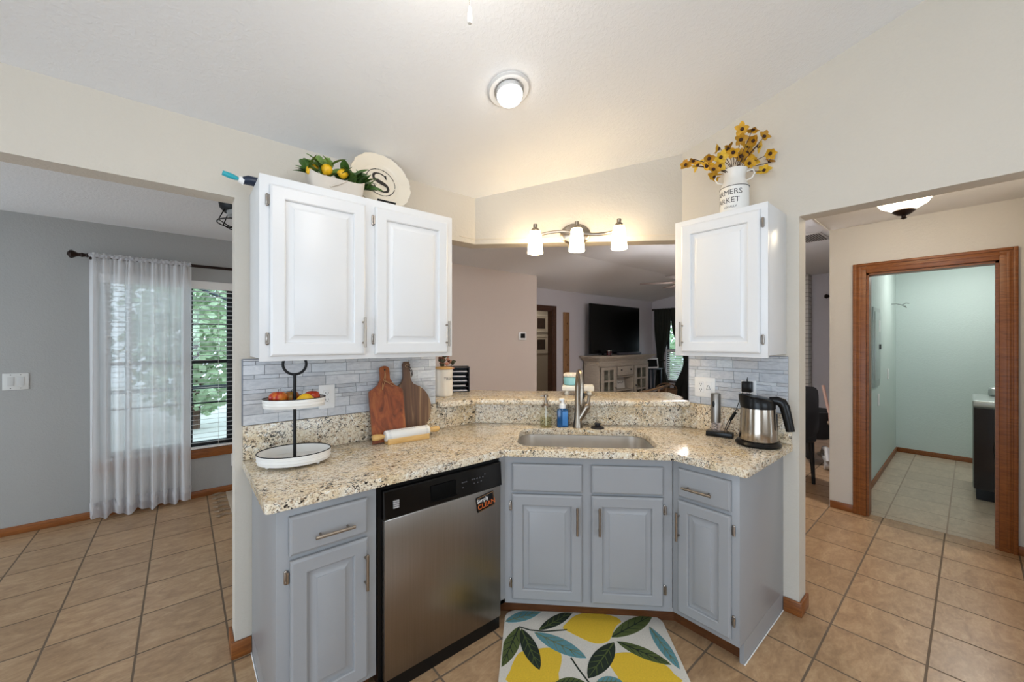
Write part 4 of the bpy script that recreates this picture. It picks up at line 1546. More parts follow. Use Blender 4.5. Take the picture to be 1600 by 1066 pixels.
for s in (1, -1):
    a = azv + s * 1.25
    u = Vector((math.cos(a), math.sin(a), 0))
    MB().tube([u * 0.058 + Vector((0, 0, 0.183)), u * 0.085 + Vector((0, 0, 0.190)), u * 0.098 + Vector((0, 0, 0.212)), u * 0.090 + Vector((0, 0, 0.232)), u * 0.060 + Vector((0, 0, 0.232))], 0.0035, 8).build('handle', M_enamel, mc)

def petal(m, p, d, up, L, W, bend):
    d = Vector(d).normalized()
    sd = d.cross(Vector(up)).normalized()
    nr = sd.cross(d).normalized()
    prof = (0.22, 0.55, 0.85, 1.0, 0.95, 0.66, 0.12)
    vs = []
    for i, w in enumerate(prof):
        t = i / 6
        c = Vector(p) + d * (L * t) - nr * (bend * L * t * t)
        vs += [c - sd * (W * w * 0.5) + nr * (W * w * 0.14), c, c + sd * (W * w * 0.5) + nr * (W * w * 0.14)]
    m.add(vs, [(i * 3 + j, i * 3 + j + 1, i * 3 + j + 4, i * 3 + j + 3) for i in range(6) for j in range(2)])


M_petals = [pm('petal_gold', '#CF9A16', 0.6, var=0.4, vscale=45), pm('petal_ochre', '#B88414', 0.6, var=0.4, vscale=45), pm('petal_bright', '#DDB02C', 0.6, var=0.35, vscale=45)]
M_petal = pm('yellow_petal', '#CF9A16', 0.55, var=0.35, vscale=30)
M_petal_c = pm('flower_center', '#3A1F14', 0.8, var=0.3)
M_stem = pm('brown_stem', '#4E3320', 0.7)
FL = [(730, 145), (715, 255), (890, 325), (1020, 400), (955, 230), (960, 580), (845, 140), (850, 265), (795, 335), (780, 400), (715, 425), (505, 440), (495, 350), (390, 450), (365, 520), (225, 465), (150, 520), (275, 525), (440, 650), (430, 570), (495, 530), (640, 385), (575, 350), (850, 470), (800, 505), (1010, 490)]
rnd = random.Random(4)
f_, S_, C_ = 607.27, math.sin(math.radians(49.762)), math.cos(math.radians(49.762))
camv = Vector((0, 0, 1.445))
for k, (zx, zy) in enumerate(FL):
    # bouquet spread out in the can's own frame: sideways and height from the arrangement
    px, py = 1050 + zx / 6.661, 180 + zy / 6.661
    fw = 2.11 + rnd.uniform(-0.07, 0.06) + (0.03 if zx > 900 else 0)
    r = (px - 800) / f_ * fw
    P = Vector((r * S_ + fw * C_, -r * C_ + fw * S_, 1.445 + (533 - py) / f_ * fw))
    o = thing('silk_flower', 'yellow silk flower with dark center in the white milk can', 'flower', (CX, CY, ZT2 + 0.20), 0, 'yellow flowers in the milk can')
    H = P - o.location
    face = (camv - P).normalized()
    face = (face + Vector((rnd.uniform(-0.9, 0.9), rnd.uniform(-0.9, 0.9), rnd.uniform(-0.5, 0.8)))).normalized()
    MB().tube([(0.02 * math.cos(k), 0.02 * math.sin(k), 0.02), H * 0.45 + Vector((0, 0, 0.03)), H - face * 0.004], 0.0018, 6).build('stem', M_stem, o)
    m = MB()
    u = face.orthogonal().normalized()
    w = face.cross(u)
    n = rnd.choice((5, 5, 6))
    cup = rnd.uniform(0.15, 0.75)
    ph = rnd.uniform(0, 2 * PI)
    for i in range(n):
        a = ph + 2 * PI * i / n + rnd.uniform(-0.15, 0.15)
        d = (u * math.cos(a) + w * math.sin(a)) + face * cup
        petal(m, H, d, face, rnd.uniform(0.030, 0.040), rnd.uniform(0.024, 0.032), rnd.uniform(-0.2, 0.5))
    m.build('petals', M_petals[k % 3], o)
    m = MB().ball(H + face * 0.005, 0.0095, None, 0.0095, 10, 7)
    m.build('flower_center', M_petal_c, o)

# ---------------------------------------------------- lamps of the kitchen
vl = thing('vanity_light', 'brushed nickel wall light with three glowing glass shades over the pass-through', 'wall light', (1.984, MW - 1.984, 2.133), -PI / 4)
MB().lathe([(0.098, 0.001), (0.098, 0.008), (0.085, 0.018), (0.02, 0.024), (0.0, 0.024)], (0, 0, 0), 36, 1.0, 0.72).xf(Matrix.Translation((0, 0, 0.018)) @ Matrix.Rotation(PI / 2, 4, 'X')).build('backplate', M_steel, vl)
am = []
for i in range(33):
    t = -1 + 2 * i / 32
    am.append((t * 0.262, -0.060 - 0.01 * math.cos(t * PI), 0.012 + 0.016 * math.sin(t * PI * 1.0) * -1 + 0.010 * t))
amo = MB().tube(am, 0.0065, 8, flat=1.5)
amo.cyl((0, -0.02, 0.01), (0, -0.07, 0.01), 0.012)
amo.build('arm', M_steel, vl)
for x in (-0.262, 0.0, 0.262):
    dz = 0.010 * x / 0.262
    MB().lathe([(0.012, 0.068), (0.0135, 0.066), (0.0135, 0.045), (0.021, 0.040), (0.028, 0.026), (0.028, 0.020)], (x, -0.118, dz), 20).build('socket_cup', M_steel, vl)
    MB().tube([(x, -0.062, dz * 1.0 + 0.012), (x, -0.118, dz + 0.05)], 0.006, 8).build('bracket', M_steel, vl)
    MB().lathe([(0.033, 0.021), (0.037, 0.008), (0.044, -0.05), (0.0500, -0.118), (0.048, -0.120), (0.042, -0.05), (0.035, 0.006), (0.031, 0.019)], (x, -0.118, dz), 28, cap0=False, cap1=False).build('shade', M_bulb, vl)
    bb = MB().ball((x, -0.118, dz - 0.045), 0.024, None, 0.034, 14, 10)
    bb.build('bulb', M_bulb_in, vl)

sl = math.atan(0.256)
rl = thing('recessed_light', 'round white recessed ceiling light with a glowing globe in the sloped ceiling', 'ceiling light', (1.152, 1.385, zk((0, 1.385))))
rl.rotation_euler = (-sl, 0, 0)
M_trim = pm('white_can_trim', '#CFCECC', 0.35, var=0.01)
MB().lathe([(0.100, -0.0005), (0.100, -0.006), (0.092, -0.012), (0.070, -0.010), (0.066, -0.002)], (0, 0, 0), 40, cap0=False, cap1=False).build('trim_ring', M_trim, rl)
M_globe = emit('globe_glow', (1.0, 0.97, 0.93, 1), 11.0)
MB().lathe([(0.060, -0.004), (0.060, -0.030)], (0, 0, 0), 32, cap0=True, cap1=False).build('collar', M_trim, rl)
MB().lathe([(0.058, -0.022), (0.059, -0.034), (0.052, -0.052), (0.034, -0.063), (0.0005, -0.067)], (0, 0, 0), 32).build('globe', M_globe, rl)

# pull-chain ceiling fixture just out of view; its chain hangs into the picture
fx_ = Vector((0.574, 0.815, 0))
fzc = zk(fx_)
cf = thing('ceiling_fixture', 'ceiling light whose beaded pull chain hangs into view at the top', 'ceiling light', (fx_.x, fx_.y, fzc))
cf.rotation_euler = (-sl, 0, 0)
MB().lathe([(0.12, -0.0005), (0.12, -0.02), (0.10, -0.03), (0.03, -0.035), (0.03, -0.06)], (0, 0, 0), 32).build('canopy', M_steel, cf)
M_dome = emit('dome_glow', (1.0, 0.96, 0.90, 1), 12.0)
MB().lathe([(0.15, -0.06), (0.16, -0.075), (0.15, -0.11), (0.10, -0.145), (0.0005, -0.16)], (0, 0, 0), 32).build('dome', M_dome, cf)
zp = 1.445 + (533 - 38) / 607.27 * 1.0
fwv = 1.0
r0 = (734 - 800) / 607.27 * fwv
px_, py_ = r0 * S_ + fwv * C_, -r0 * C_ + fwv * S_
ch = MB()
z = zp + 0.048
while z < fzc - 0.05:
    ch.ball((px_, py_, z), 0.0017, None, 0.0017, 6, 5)
    z += 0.0042
ch.build('pull_chain', pm('chain_metal', '#8C867C', 0.3, 1.0), cf)
I = (Matrix.Translation(cf.location) @ cf.rotation_euler.to_matrix().to_4x4()).inverted()
for o in cf.children:
    if o.name.startswith('pull_chain'):
        for v in o.data.vertices:
            v.co = I @ v.co
m = MB().lathe([(0.0025, 0.045), (0.004, 0.040), (0.006, 0.022), (0.0068, 0.010), (0.005, 0.002), (0.0005, 0.0)], (px_, py_, zp), 16)
m.xf(I).build('pull_knob', pm('pale_knob', '#D9D6CF', 0.25, var=0.03), cf)
lamp('pull_chain_fill', (fx_.x - 0.02, fx_.y - 0.04, fzc - 0.42), 7, (1.0, 0.96, 0.91), 0.14)  # bare unseen point light added below the dome

# ---------------------------------------------------- lemon rug
RU = {
    'lemon': [
        [(565, 215), (600, 170), (650, 125), (720, 98), (820, 95), (920, 108), (1000, 132), (1035, 165), (1005, 190), (975, 235), (955, 290), (925, 325), (860, 342), (790, 330), (700, 290), (620, 250)],
        [(128, 655), (140, 560), (175, 470), (225, 410), (330, 390), (430, 376), (510, 385), (552, 430), (552, 500), (530, 580), (500, 660)],
        [(925, 470), (980, 425), (1080, 412), (1180, 430), (1300, 475), (1400, 520), (1465, 590), (1510, 660), (1060, 660), (1010, 610), (960, 540)]],
    'leaf': [
        ((95, 165), (395, 72), 95, 't'), ((372, 232), (645, 80), 85, 'd'), ((958, 292), (1285, 112), 110, 'o'), ((335, 252), (755, 458), 115, 't'),
        ((212, 205), (70, 530), 105, 'o'), ((230, 222), (378, 556), 100, 'd'), ((978, 332), (768, 622), 120, 'd'), ((1000, 325), (1438, 512), 88, 'o'),
        ((1262, 205), (1508, 548), 80, 't'), ((500, 660), (745, 655), 70, 'o'), ((835, 655), (1045, 648), 75, 't')],
    'stem': [[(212, 205), (300, 232), (420, 244), (600, 230)], [(630, 455), (690, 545), (775, 655)]]}


def fl(p, z=0.0):
    px, py = 770 + p[0] / 5.161, 940 + p[1] / 5.161
    d = ((px - 800) / f_, 1.0, (533.05 - py) / f_)
    t = (z - 1.445) / d[2]
    r, fw = d[0] * t, t
    return Vector((r * S_ + fw * C_, -r * C_ + fw * S_))


RO = Vector((1.46, 1.17))
RZ = 0.012
rug = MB()
rc = [Vector((1.312, 1.603)), Vector((1.899, 1.049))]
uu = (rc[1] - rc[0]).normalized()
vv = Vector((uu.y, -uu.x))
W_, D_ = (rc[1] - rc[0]).length, 0.56
oc = rrect(rc[0] + uu * W_ / 2 + vv * D_ / 2, uu, W_ / 2, D_ / 2, 0.05, 6)
rug.cur = 0
rug.prism(oc, 0.0005, RZ, b=0.004)


def add_shape(poly, mi, z1, dome=0.0):
    rug.cur = mi
    n = len(poly)
    c = sum((Vector(p) for p in poly), Vector((0, 0))) / n
    vs = [(p[0], p[1], RZ - 0.002) for p in poly] + [(p[0], p[1], z1) for p in poly]
    fs = [tuple(range(n, 2 * n))] + [(i, (i + 1) % n, n + (i + 1) % n, n + i) for i in range(n)]
    rug.add(vs, fs)


def inrug(p):
    d = Vector(p) - rc[0]
    a, b = d.dot(uu), d.dot(vv)
    a, b = min(max(a, 0.006), W_ - 0.006), min(max(b, 0.006), D_ - 0.006)
    q = rc[0] + uu * a + vv * b
    return (q.x, q.y)


for L in RU['lemon']:
    add_shape([inrug(fl(p, RZ)) for p in smooth_outline(L, 3)], 1, RZ + 0.0010)
# second halves of the lemons that run on below the picture
for k, (a, b, w, t) in enumerate(RU['leaf']):
    A, B = fl(a, RZ), fl(b, RZ)
    d = B - A
    n_ = Vector((-d.y, d.x)).normalized()
    wid = w / 5.161 / f_ * 2.3
    poly = []
    N = 12
    for i in range(N + 1):
        s = i / N
        poly.append(A + d * s + n_ * wid * 0.5 * math.sin(PI * s) ** 0.75)
    for i in range(N - 1, 0, -1):
        s = i / N
        poly.append(A + d * s - n_ * wid * 0.5 * math.sin(PI * s) ** 0.75)
    add_shape([inrug(p) for p in poly], {'t': 2, 'd': 3, 'o': 4}[t], RZ + 0.0014 + 0.0002 * (k % 3))
    vein = {'t': 5, 'd': 4, 'o': 3}[t]

    def vline(p, q, w0, w1):
        p, q = Vector(p), Vector(q)
        e = (q - p)
        if e.length < 1e-4:
            return
        m_ = Vector((-e.y, e.x)).normalized()
        add_shape([inrug(p + m_ * w0), inrug(p - m_ * w0), inrug(q - m_ * w1), inrug(q + m_ * w1)], vein, RZ + 0.0021)
    vline(A + d * 0.02, A + d * 0.95, 0.0035, 0.0012)
    for s in (0.22, 0.38, 0.54, 0.70):
        for sg in (1, -1):
            e0 = A + d * s
            e1 = A + d * (s + 0.15) + n_ * sg * wid * 0.40 * math.sin(PI * (s + 0.1)) ** 0.8
            vline(e0, e1, 0.0022, 0.0010)
for L in RU['stem']:
    P = [inrug(fl(p, RZ)) for p in L]
    for a, b in zip(P[:-1], P[1:]):
        a, b = Vector(a), Vector(b)
        m_ = Vector((-(b - a).y, (b - a).x)).normalized() * 0.0035
        add_shape([a + m_, a - m_, b - m_, b + m_], 3, RZ + 0.0012)


def tuft(name, c):
    return pm(name, c, 0.95, var=0.18, vscale=160, bump=0.9, bscale=420)


ro = rug.build('lemon_rug', [tuft('rug_cream', '#D9D3C8'), tuft('rug_yellow', '#E2BB32'), tuft('rug_teal', '#5D8E95'), tuft('rug_dark_green', '#1E2A1C'), tuft('rug_olive', '#4F5B2C'), tuft('rug_gray_green', '#6E7A5C')], loc=(RO.x, RO.y, 0), smooth=0)
tag(ro, 'cream tufted rug with yellow lemons and green leaves before the sink cabinet', 'rug')

# ---------------------------------------------------- dining room
def window(name, label_unused, axis, plane, a0, a1, z0, z1, frame_mat, mull_z, out=1, fw=0.05, bars=()):
    m = MB()

    def bx(u0, u1, n0, n1, zz0, zz1):
        lo, hi = min(n0, n1), max(n0, n1)
        if axis == 'y':
            m.box(u0, u1, lo, hi, zz0, zz1, b=0.003)
        else:
            m.box(lo, hi, u0, u1, zz0, zz1, b=0.003)
    n0, n1 = plane + out * 0.055, plane + out * 0.095
    bx(a0, a0 + fw, n0, n1, z0, z1)
    bx(a1 - fw, a1, n0, n1, z0, z1)
    i0, i1 = n0 + out * 0.001, n1 - out * 0.001
    bx(a0 + 0.001, a1 - 0.001, i0, i1, z0 + 0.0005, z0 + fw)
    bx(a0 + 0.001, a1 - 0.001, i0, i1, z1 - fw, z1 - 0.0005)
    for z in mull_z:
        bx(a0 + 0.001, a1 - 0.001, i0, i1, z - 0.016, z + 0.016)
    for z in bars:
        bx(a0, a1, n0 + out * 0.01, n1 - out * 0.01, z - 0.007, z + 0.007)
    o = struct(name, m, frame_mat)
    g = MB()
    p = plane + out * 0.075
    if axis == 'y':
        g.box(a0 + 0.01, a1 - 0.01, p - 0.002, p + 0.002, z0 + 0.01, z1 - 0.01)
    else:
        g.box(p - 0.002, p + 0.002, a0 + 0.01, a1 - 0.01, z0 + 0.01, z1 - 0.01)
    gg = g.build('pane', M_glass, o)
    return o


M_bronze = pm('bronze_frame', '#15171C', 0.4)
window('window_1', '', 'y', YL, WX0, WX1, WZ0, WZ1, M_bronze, (1.25,), bars=(1.605, 0.86), fw=0.062)
struct('trim_4', MB().box(-0.005, 0.068, YL + 0.05, YL + 0.10, WZ0, WZ1, b=0.003), M_bronze)
mb = MB().box(WX0 - 0.04, WX1 + 0.04, YL - 0.022, YL + 0.05, 0.428, 0.442, b=0.003).box(WX0 - 0.03, WX1 + 0.03, YL - 0.016, YL - 0.0005, 0.362, 0.428, b=0.003)
struct('trim_2', mb, M_woodx)
bl = thing('window_blind', 'white horizontal slat blind in the dining room window behind the sheer curtain', 'blind', (0, YL + 0.012, WZ1))
MB().box(WX0 + 0.005, WX1 - 0.005, -0.030, 0.030, -0.072, -0.001, b=0.003).build('headrail', M_plate, bl)
m = MB()
z = -0.098
k = 0
while z > -1.535:
    tl = math.radians(4 + 5 * (k / 34))
    dz = 0.024 * math.sin(tl)
    dy = 0.024 * math.cos(tl)
    m.add([(WX0 + 0.008, -dy, z + dz), (WX1 - 0.008, -dy, z + dz), (WX1 - 0.008, dy, z - dz), (WX0 + 0.008, dy, z - dz),
           (WX0 + 0.008, -dy, z + dz + 0.0028), (WX1 - 0.008, -dy, z + dz + 0.0028), (WX1 - 0.008, dy, z - dz + 0.0028), (WX0 + 0.008, dy, z - dz + 0.0028)],
          [(0, 3, 2, 1), (4, 5, 6, 7), (0, 1, 5, 4), (1, 2, 6, 5), (2, 3, 7, 6), (3, 0, 4, 7)])
    z -= 0.0425
    k += 1
m.build('slats', pm('blind_white', '#DFE2E4', 0.4, var=0.02), bl, smooth=0)
MB().box(WX0 + 0.008, WX1 - 0.008, -0.024, 0.024, -1.554, -1.536, b=0.003).build('bottom_rail', M_plate, bl)
m = MB()
for x in (WX0 + 0.12, -0.05, WX1 - 0.13):
    m.tube([(x, -0.026, -0.07), (x, -0.026, -1.54)], 0.0012, 5)
m.build('ladder_cords', M_plate, bl)

rd = thing('curtain_rod', 'dark bronze curtain rod with faceted finial on the gray dining wall', 'curtain rod', (-0.1, YL - 0.085, 2.125))
M_rod = pm('dark_bronze', '#2A1C17', 0.35, 0.6)
MB().cyl((-0.50, 0, 0), (0.75, 0, 0), 0.0125, None, 14).build('rod', M_rod, rd)
MB().lathe([(0.012, 0.0), (0.018, 0.006), (0.012, 0.014), (0.016, 0.03), (0.020, 0.034), (0.014, 0.042), (0.013, 0.055), (0.033, 0.088), (0.030, 0.10), (0.012, 0.112), (0.0, 0.114)], (0, 0, 0), 8).xf(Matrix.Translation((-0.475, 0, 0)) @ Matrix.Rotation(-PI / 2, 4, 'Y')).build('finial', M_rod, rd, smooth=20)
for x in (-0.462, 0.55):
    MB().box(x - 0.008, x + 0.008, -0.012, 0.0845, -0.03, -0.013, b=0.002).box(x - 0.012, x + 0.012, 0.079, 0.0848, -0.05, 0.03, b=0.002).build('bracket', M_rod, rd)

M_sheer = make_sheer('sheer_cloth', '#FDFDFE', 0.15)
M_sheer_d = make_sheer('sheer_hem', '#EDEDF0', 0.10)


def pleated(x0, x1, ztop, zbot, amp, waves, seed, nz=22, nx=150, flare=0.0):
    rnd = random.Random(seed)
    ph = [rnd.uniform(0, 6.28) for _ in range(4)]
    rows = []
    for j in range(nz + 1):
        tz = j / nz
        z = ztop + (zbot - ztop) * tz
        row = []
        for i in range(nx + 1):
            s = i / nx
            grow = 0.35 + 0.65 * min(1, tz * 2.0)
            hi = math.sin(2 * PI * waves * 2.2 * s + ph[3]) * amp * 0.5 * max(0, 1 - tz * 5)
            y = grow * amp * (math.sin(2 * PI * waves * s + ph[0] + 0.5 * math.sin(3.1 * s * 2 + ph[1])) + 0.45 * math.sin(2 * PI * waves * 0.37 * s + ph[2])) + hi
            x = x0 + (x1 - x0) * s + 0.006 * math.sin(waves * s * 5 + tz * 2) - flare * tz * (0.5 - s) * 2
            zz = z
            if j == nz:
                zz += 0.014 * math.sin(2 * PI * waves * 0.5 * s + ph[1])
            row.append((x, y, zz))
        rows.append(row)
    vs = [p for r in rows for p in r]
    n = nx + 1
    fs = [(j * n + i, j * n + i + 1, (j + 1) * n + i + 1, (j + 1) * n + i) for j in range(nz) for i in range(nx)]
    return MB().add(vs, fs)


cu = thing('sheer_curtain', 'white sheer curtain panel gathered on the rod over the dining window', 'curtain', (-0.26, YL - 0.085, 0))
pleated(-0.312, 0.312, 2.150, 0.085, 0.030, 9, 7).build('panel', M_sheer, cu, smooth=180)
pleated(-0.312, 0.312, 0.150, 0.022, 0.033, 9, 7, nz=3).xf(Matrix.Translation((0, -0.002, 0))).build('hem', M_sheer_d, cu, smooth=180)
m = MB().tube([(-0.312 + 0.624 * i / 60, -0.015 + 0.004 * math.sin(i * 2.3), 2.125 + 0.004 * math.sin(i * 1.7)) for i in range(61)], 0.013, 8)
m.build('rod_pocket', M_sheer_d, cu)

sw = thing('light_switch', 'white double rocker switch plate on the gray dining room wall', 'switch', (-0.955, YL, 1.142))
MB().box(-0.063, 0.063, -0.006, -0.0003, -0.062, 0.062, b=0.002).build('plate', pm('switch_white', '#CFCFCC', 0.4), sw)
for x in (-0.024, 0.024):
    MB().box(x - 0.0165, x + 0.0165, -0.009, -0.0055, -0.034, 0.034, b=0.0015).build('rocker', pm('rocker_white', '#C4C4C2', 0.35), sw)
MB().cyl((-0.024, -0.0066, 0.05), (-0.024, -0.006, 0.05), 0.003, None, 8).cyl((0.024, -0.0066, 0.05), (0.024, -0.006, 0.05), 0.003, None, 8).cyl((-0.024, -0.0066, -0.05), (-0.024, -0.006, -0.05), 0.003, None, 8).cyl((0.024, -0.0066, -0.05), (0.024, -0.006, -0.05), 0.003, None, 8).build('screws', M_slot, sw)

cg = thing('cage_ceiling_light', 'black wire cage ceiling light on the dining room ceiling', 'ceiling light', (0.335, 3.36, 2.41))
MB().lathe([(0.150, -0.0005), (0.145, -0.03), (0.125, -0.055), (0.0, -0.055)], (0, 0, 0), 32).build('canopy', M_blackm, cg)
MB().lathe([(0.105, -0.056), (0.100, -0.085), (0.07, -0.105), (0.0, -0.11)], (0, 0, 0), 24).build('glass_bowl', pm('frosted_gray_glass', '#9A9A98', 0.3), cg)
m = MB()
m.tube([(0.158 * math.cos(2 * PI * i / 40), 0.158 * math.sin(2 * PI * i / 40), -0.135) for i in range(40)], 0.004, 6, closed=True)
for i in range(6):
    a = 2 * PI * i / 6 + 0.3
    c, s = math.cos(a), math.sin(a)
    m.tube([(0.12 * c, 0.12 * s, -0.05), (0.158 * c, 0.158 * s, -0.135), (0.10 * c, 0.10 * s, -0.165), (0.0, 0.0, -0.175)], 0.004, 6)
m.build('wire_cage', M_blackm, cg)

tg = thing('tassel_rug', 'cream woven floor runner with twisted tassels by the dining window', 'rug', (0.95, 4.26, 0))
M_weave = pm('woven_cream', '#C2B19C', 0.95, var=0.15, vscale=120, bump=0.8, bscale=300)
MB().box(-0.64, 0.6, -0.30, 0.33, 0.0005, 0.010, b=0.003).build('cloth', M_weave, tg)
MB().box(-0.57, -0.555, -0.30, 0.33, 0.0095, 0.0112).box(-0.52, -0.505, -0.30, 0.33, 0.0095, 0.0112).build('stripes', pm('stripe_gray', '#8C8378', 0.95), tg)
for i in range(6):
    y = -0.27 + i * 0.115
    rnd = random.Random(i)
    p0 = (-0.64, y, 0.006)
    m = MB().tube([p0, (-0.68, y + 0.012, 0.009), (-0.72, y - 0.01, 0.009), (-0.75, y + 0.01, 0.007)], [0.004, 0.006, 0.009, 0.003], 8)
    m.tube([(-0.65, y + 0.02, 0.005), (-0.70, y + 0.04, 0.007), (-0.745, y + 0.02, 0.006)], [0.003, 0.006, 0.003], 8)
    m.build('tassel', pm('tassel_brown', '#94806A', 0.95, var=0.25, vscale=150), tg)

# outside the dining window
struct('ground_outside', MB().box(-8, 14, YL + TH + 0.02, 20, -0.32, -0.2), pm('patio_concrete', '#D9D8D2', 0.8, var=0.05))
struct('ground_outside', MB().box(XL + TH + 0.02, 20, -6, YL + TH, -0.32, -0.2), pm('lawn_pale', '#B9C4A8', 0.9, var=0.2))
sf = thing('screen_enclosure', 'aluminum frame of the pool screen outside the dining window', 'screen frame', (0, 7.2, -0.2))
M_alu = pm('gray_aluminum', '#3E4A52', 0.5, 0.3)
m = MB()
for x in (-2.4, -0.55, 1.15):
    m.box(x - 0.03, x + 0.03, -0.03, 0.03, 0.0, 3.0)
m.build('posts', M_alu, sf)
MB().box(-3.0, 2.6, -0.025, 0.025, 0.95, 1.00).box(-3.0, 2.6, -0.025, 0.025, 2.95, 3.0).build('rails', M_alu, sf)
MB().tube([(-0.6, -0.02, 2.75), (1.2, -0.02, 1.95)], 0.02, 6).build('brace', M_alu, sf)


def hedge(label, c, rx, ry, rz, n, seed, mat, leafsize=0.16):
    o = thing('leafy_tree', label, 'tree', (c[0], c[1], -0.2))
    rnd = random.Random(seed)
    m = MB()
    for i in range(n):
        while True:
            q = Vector((rnd.uniform(-1, 1), rnd.uniform(-1, 1), rnd.uniform(-1, 1)))
            if 0.35 < q.length < 1:
                break
        p = Vector((q.x * rx, q.y * ry, c[2] + 0.2 + q.z * rz))
        d = Vector((rnd.uniform(-1, 1), rnd.uniform(-1, 1), rnd.uniform(-0.7, 0.7))).normalized()
        s = d.orthogonal().normalized() * leafsize * rnd.uniform(0.3, 0.6)
        e = d * leafsize * rnd.uniform(0.7, 1.4)
        m.add([p, p + e * 0.5 + s, p + e, p + e * 0.5 - s], [(0, 1, 2, 3)])
    m.build('foliage', mat, o, smooth=0)
    MB().tube([(0, 0, 0), (0.05, 0.02, c[2] * 0.6), (0, 0, c[2] + 0.3)], [0.10, 0.07, 0.03], 10).build('trunk', M_stem, o)


M_fol = pm('foliage_green', '#B4CBA6', 0.6, var=0.5, vscale=2.5, **{'Transmission Weight': 0.0})
M_fol2 = pm('foliage_dark', '#93AAA0', 0.6, var=0.5, vscale=2.5)
hedge('bright green leafy tree outside behind the screen frame brace', (0.15, 9.4, 1.7), 0.95, 0.8, 1.7, 2200, 1, M_fol)
hedge('dark green leafy tree outside, deepest behind the sheer curtain', (-2.2, 9.8, 1.6), 1.3, 0.9, 1.8, 2400, 2, M_fol2)
hedge('dark leafy tree outside by the far edge of the dining window', (2.2, 11.0, 1.7), 1.0, 0.9, 1.8, 2200, 3, M_fol2)
hedge('pale green leafy tree outside the living room window', (12.6, 6.3, 1.4), 1.2, 1.8, 1.9, 3400, 4, M_fol)

# ---------------------------------------------------- living room
th = thing('thermostat', 'white wall thermostat with a black screen beyond the bar', 'thermostat', (4.055, 4.55, 1.520))
MB().box(-0.075, 0.075, -0.022, -0.0005, -0.062, 0.062, b=0.006).build('case', M_plate, th)
MB().box(-0.047, 0.047, -0.0235, -0.021, -0.030, 0.042, b=0.001).build('screen', M_black, th)

pk = thing('growth_chart_board', 'long knotty wooden plank hung upright on the wall beside the television', 'plank', (5.665, YT, 1.30))
MB().box(-0.083, 0.083, -0.022, -0.0005, -0.70, 0.70, b=0.003).build('plank', wood('knotty_pine', '#7A5436', '#A27A52', 4, (9, 9, 1)), pk)
m = MB()
for x, z in ((0.02, 0.48), (0.01, 0.17), (-0.02, -0.12), (0.03, -0.32)):
    m.ball((x, -0.0225, z), 0.016, 0.0015, 0.022, 10, 6)
m.build('knots', M_toe, pk)

# framed pictures in the passage
def picture(label, x, z, w, h, seed, y=6.22):
    o = thing('framed_photo', label, 'picture', (x, y, z))
    m = MB()
    for bx in ((-w / 2 + 0.039, w / 2 - 0.039, h / 2 - 0.04, h / 2 - 0.0005), (-w / 2 + 0.039, w / 2 - 0.039, -h / 2 + 0.0005, -h / 2 + 0.04), (-w / 2, -w / 2 + 0.04, -h / 2, h / 2), (w / 2 - 0.04, w / 2, -h / 2, h / 2)):
        m.box(bx[0], bx[1], -0.022, -0.0005, bx[2], bx[3], b=0.003)
    m.build('frame', M_ceram, o)
    MB().box(-w / 2 + 0.038, w / 2 - 0.038, -0.012, -0.004, -h / 2 + 0.038, h / 2 - 0.038).build('mat_board', pm('mat_cream', '#D9CFBF', 0.8), o)
    MB().box(-w / 2 + 0.085, w / 2 - 0.085, -0.0135, -0.011, -h / 2 + 0.085, h / 2 - 0.085).build('print', pm('photo_dark_%d' % seed, '#4A3B34', 0.6, var=0.7, vscale=9 + seed), o)


picture('upper cream framed photo on the passage wall beyond the doorway', 6.11, 1.835, 0.42, 0.40, 1)
picture('lower cream framed photo on the passage wall beyond the doorway', 6.11, 1.365, 0.42, 0.40, 2)

CX0, CX1, CYF, CYB = 6.150, 7.930, 4.656, 5.045
tv = thing('television', 'large black flat-screen television on the whitewashed console', 'television', (7.02, 4.88, 1.150))
MB().box(-0.885, 0.885, -0.018, 0.018, 0.035, 1.045, b=0.006).build('cabinet', M_black, tv)
MB().box(-0.872, 0.872, -0.0195, -0.017, 0.055, 1.032).build('screen', pm('tv_screen', '#060605', 0.22, var=0.2, **{'Specular IOR Level': 0.2}), tv)
for s in (-0.45, 0.45):
    MB().box(s - 0.015, s + 0.015, -0.10, 0.10, 0.0005, 0.012, b=0.003).box(s - 0.012, s + 0.012, -0.012, 0.012, 0.01, 0.06).build('foot', M_black, tv)
sb = MB().box(-0.42, 0.42, -0.035, 0.035, 0.0005, 0.055, b=0.01).build('soundbar', pm('soundbar_gray', '#4C4A52', 0.5, 0.2))
sb.location = (7.32, 4.745, 1.150)
tag(sb, 'slim gray soundbar lying in front of the television', 'soundbar')
mg_ = thing('candle_jar', 'small dark red candle jar on the console by the television', 'candle', (6.56, 4.72, 1.150))
MB().lathe([(0.045, 0.0005), (0.052, 0.006), (0.052, 0.085), (0.046, 0.09)], (0, 0, 0), 20).build('jar', pm('dark_red', '#451214', 0.2), mg_)
MB().lathe([(0.053, 0.0895), (0.053, 0.105), (0.0, 0.108)], (0, 0, 0), 20).build('lid', M_steel, mg_)

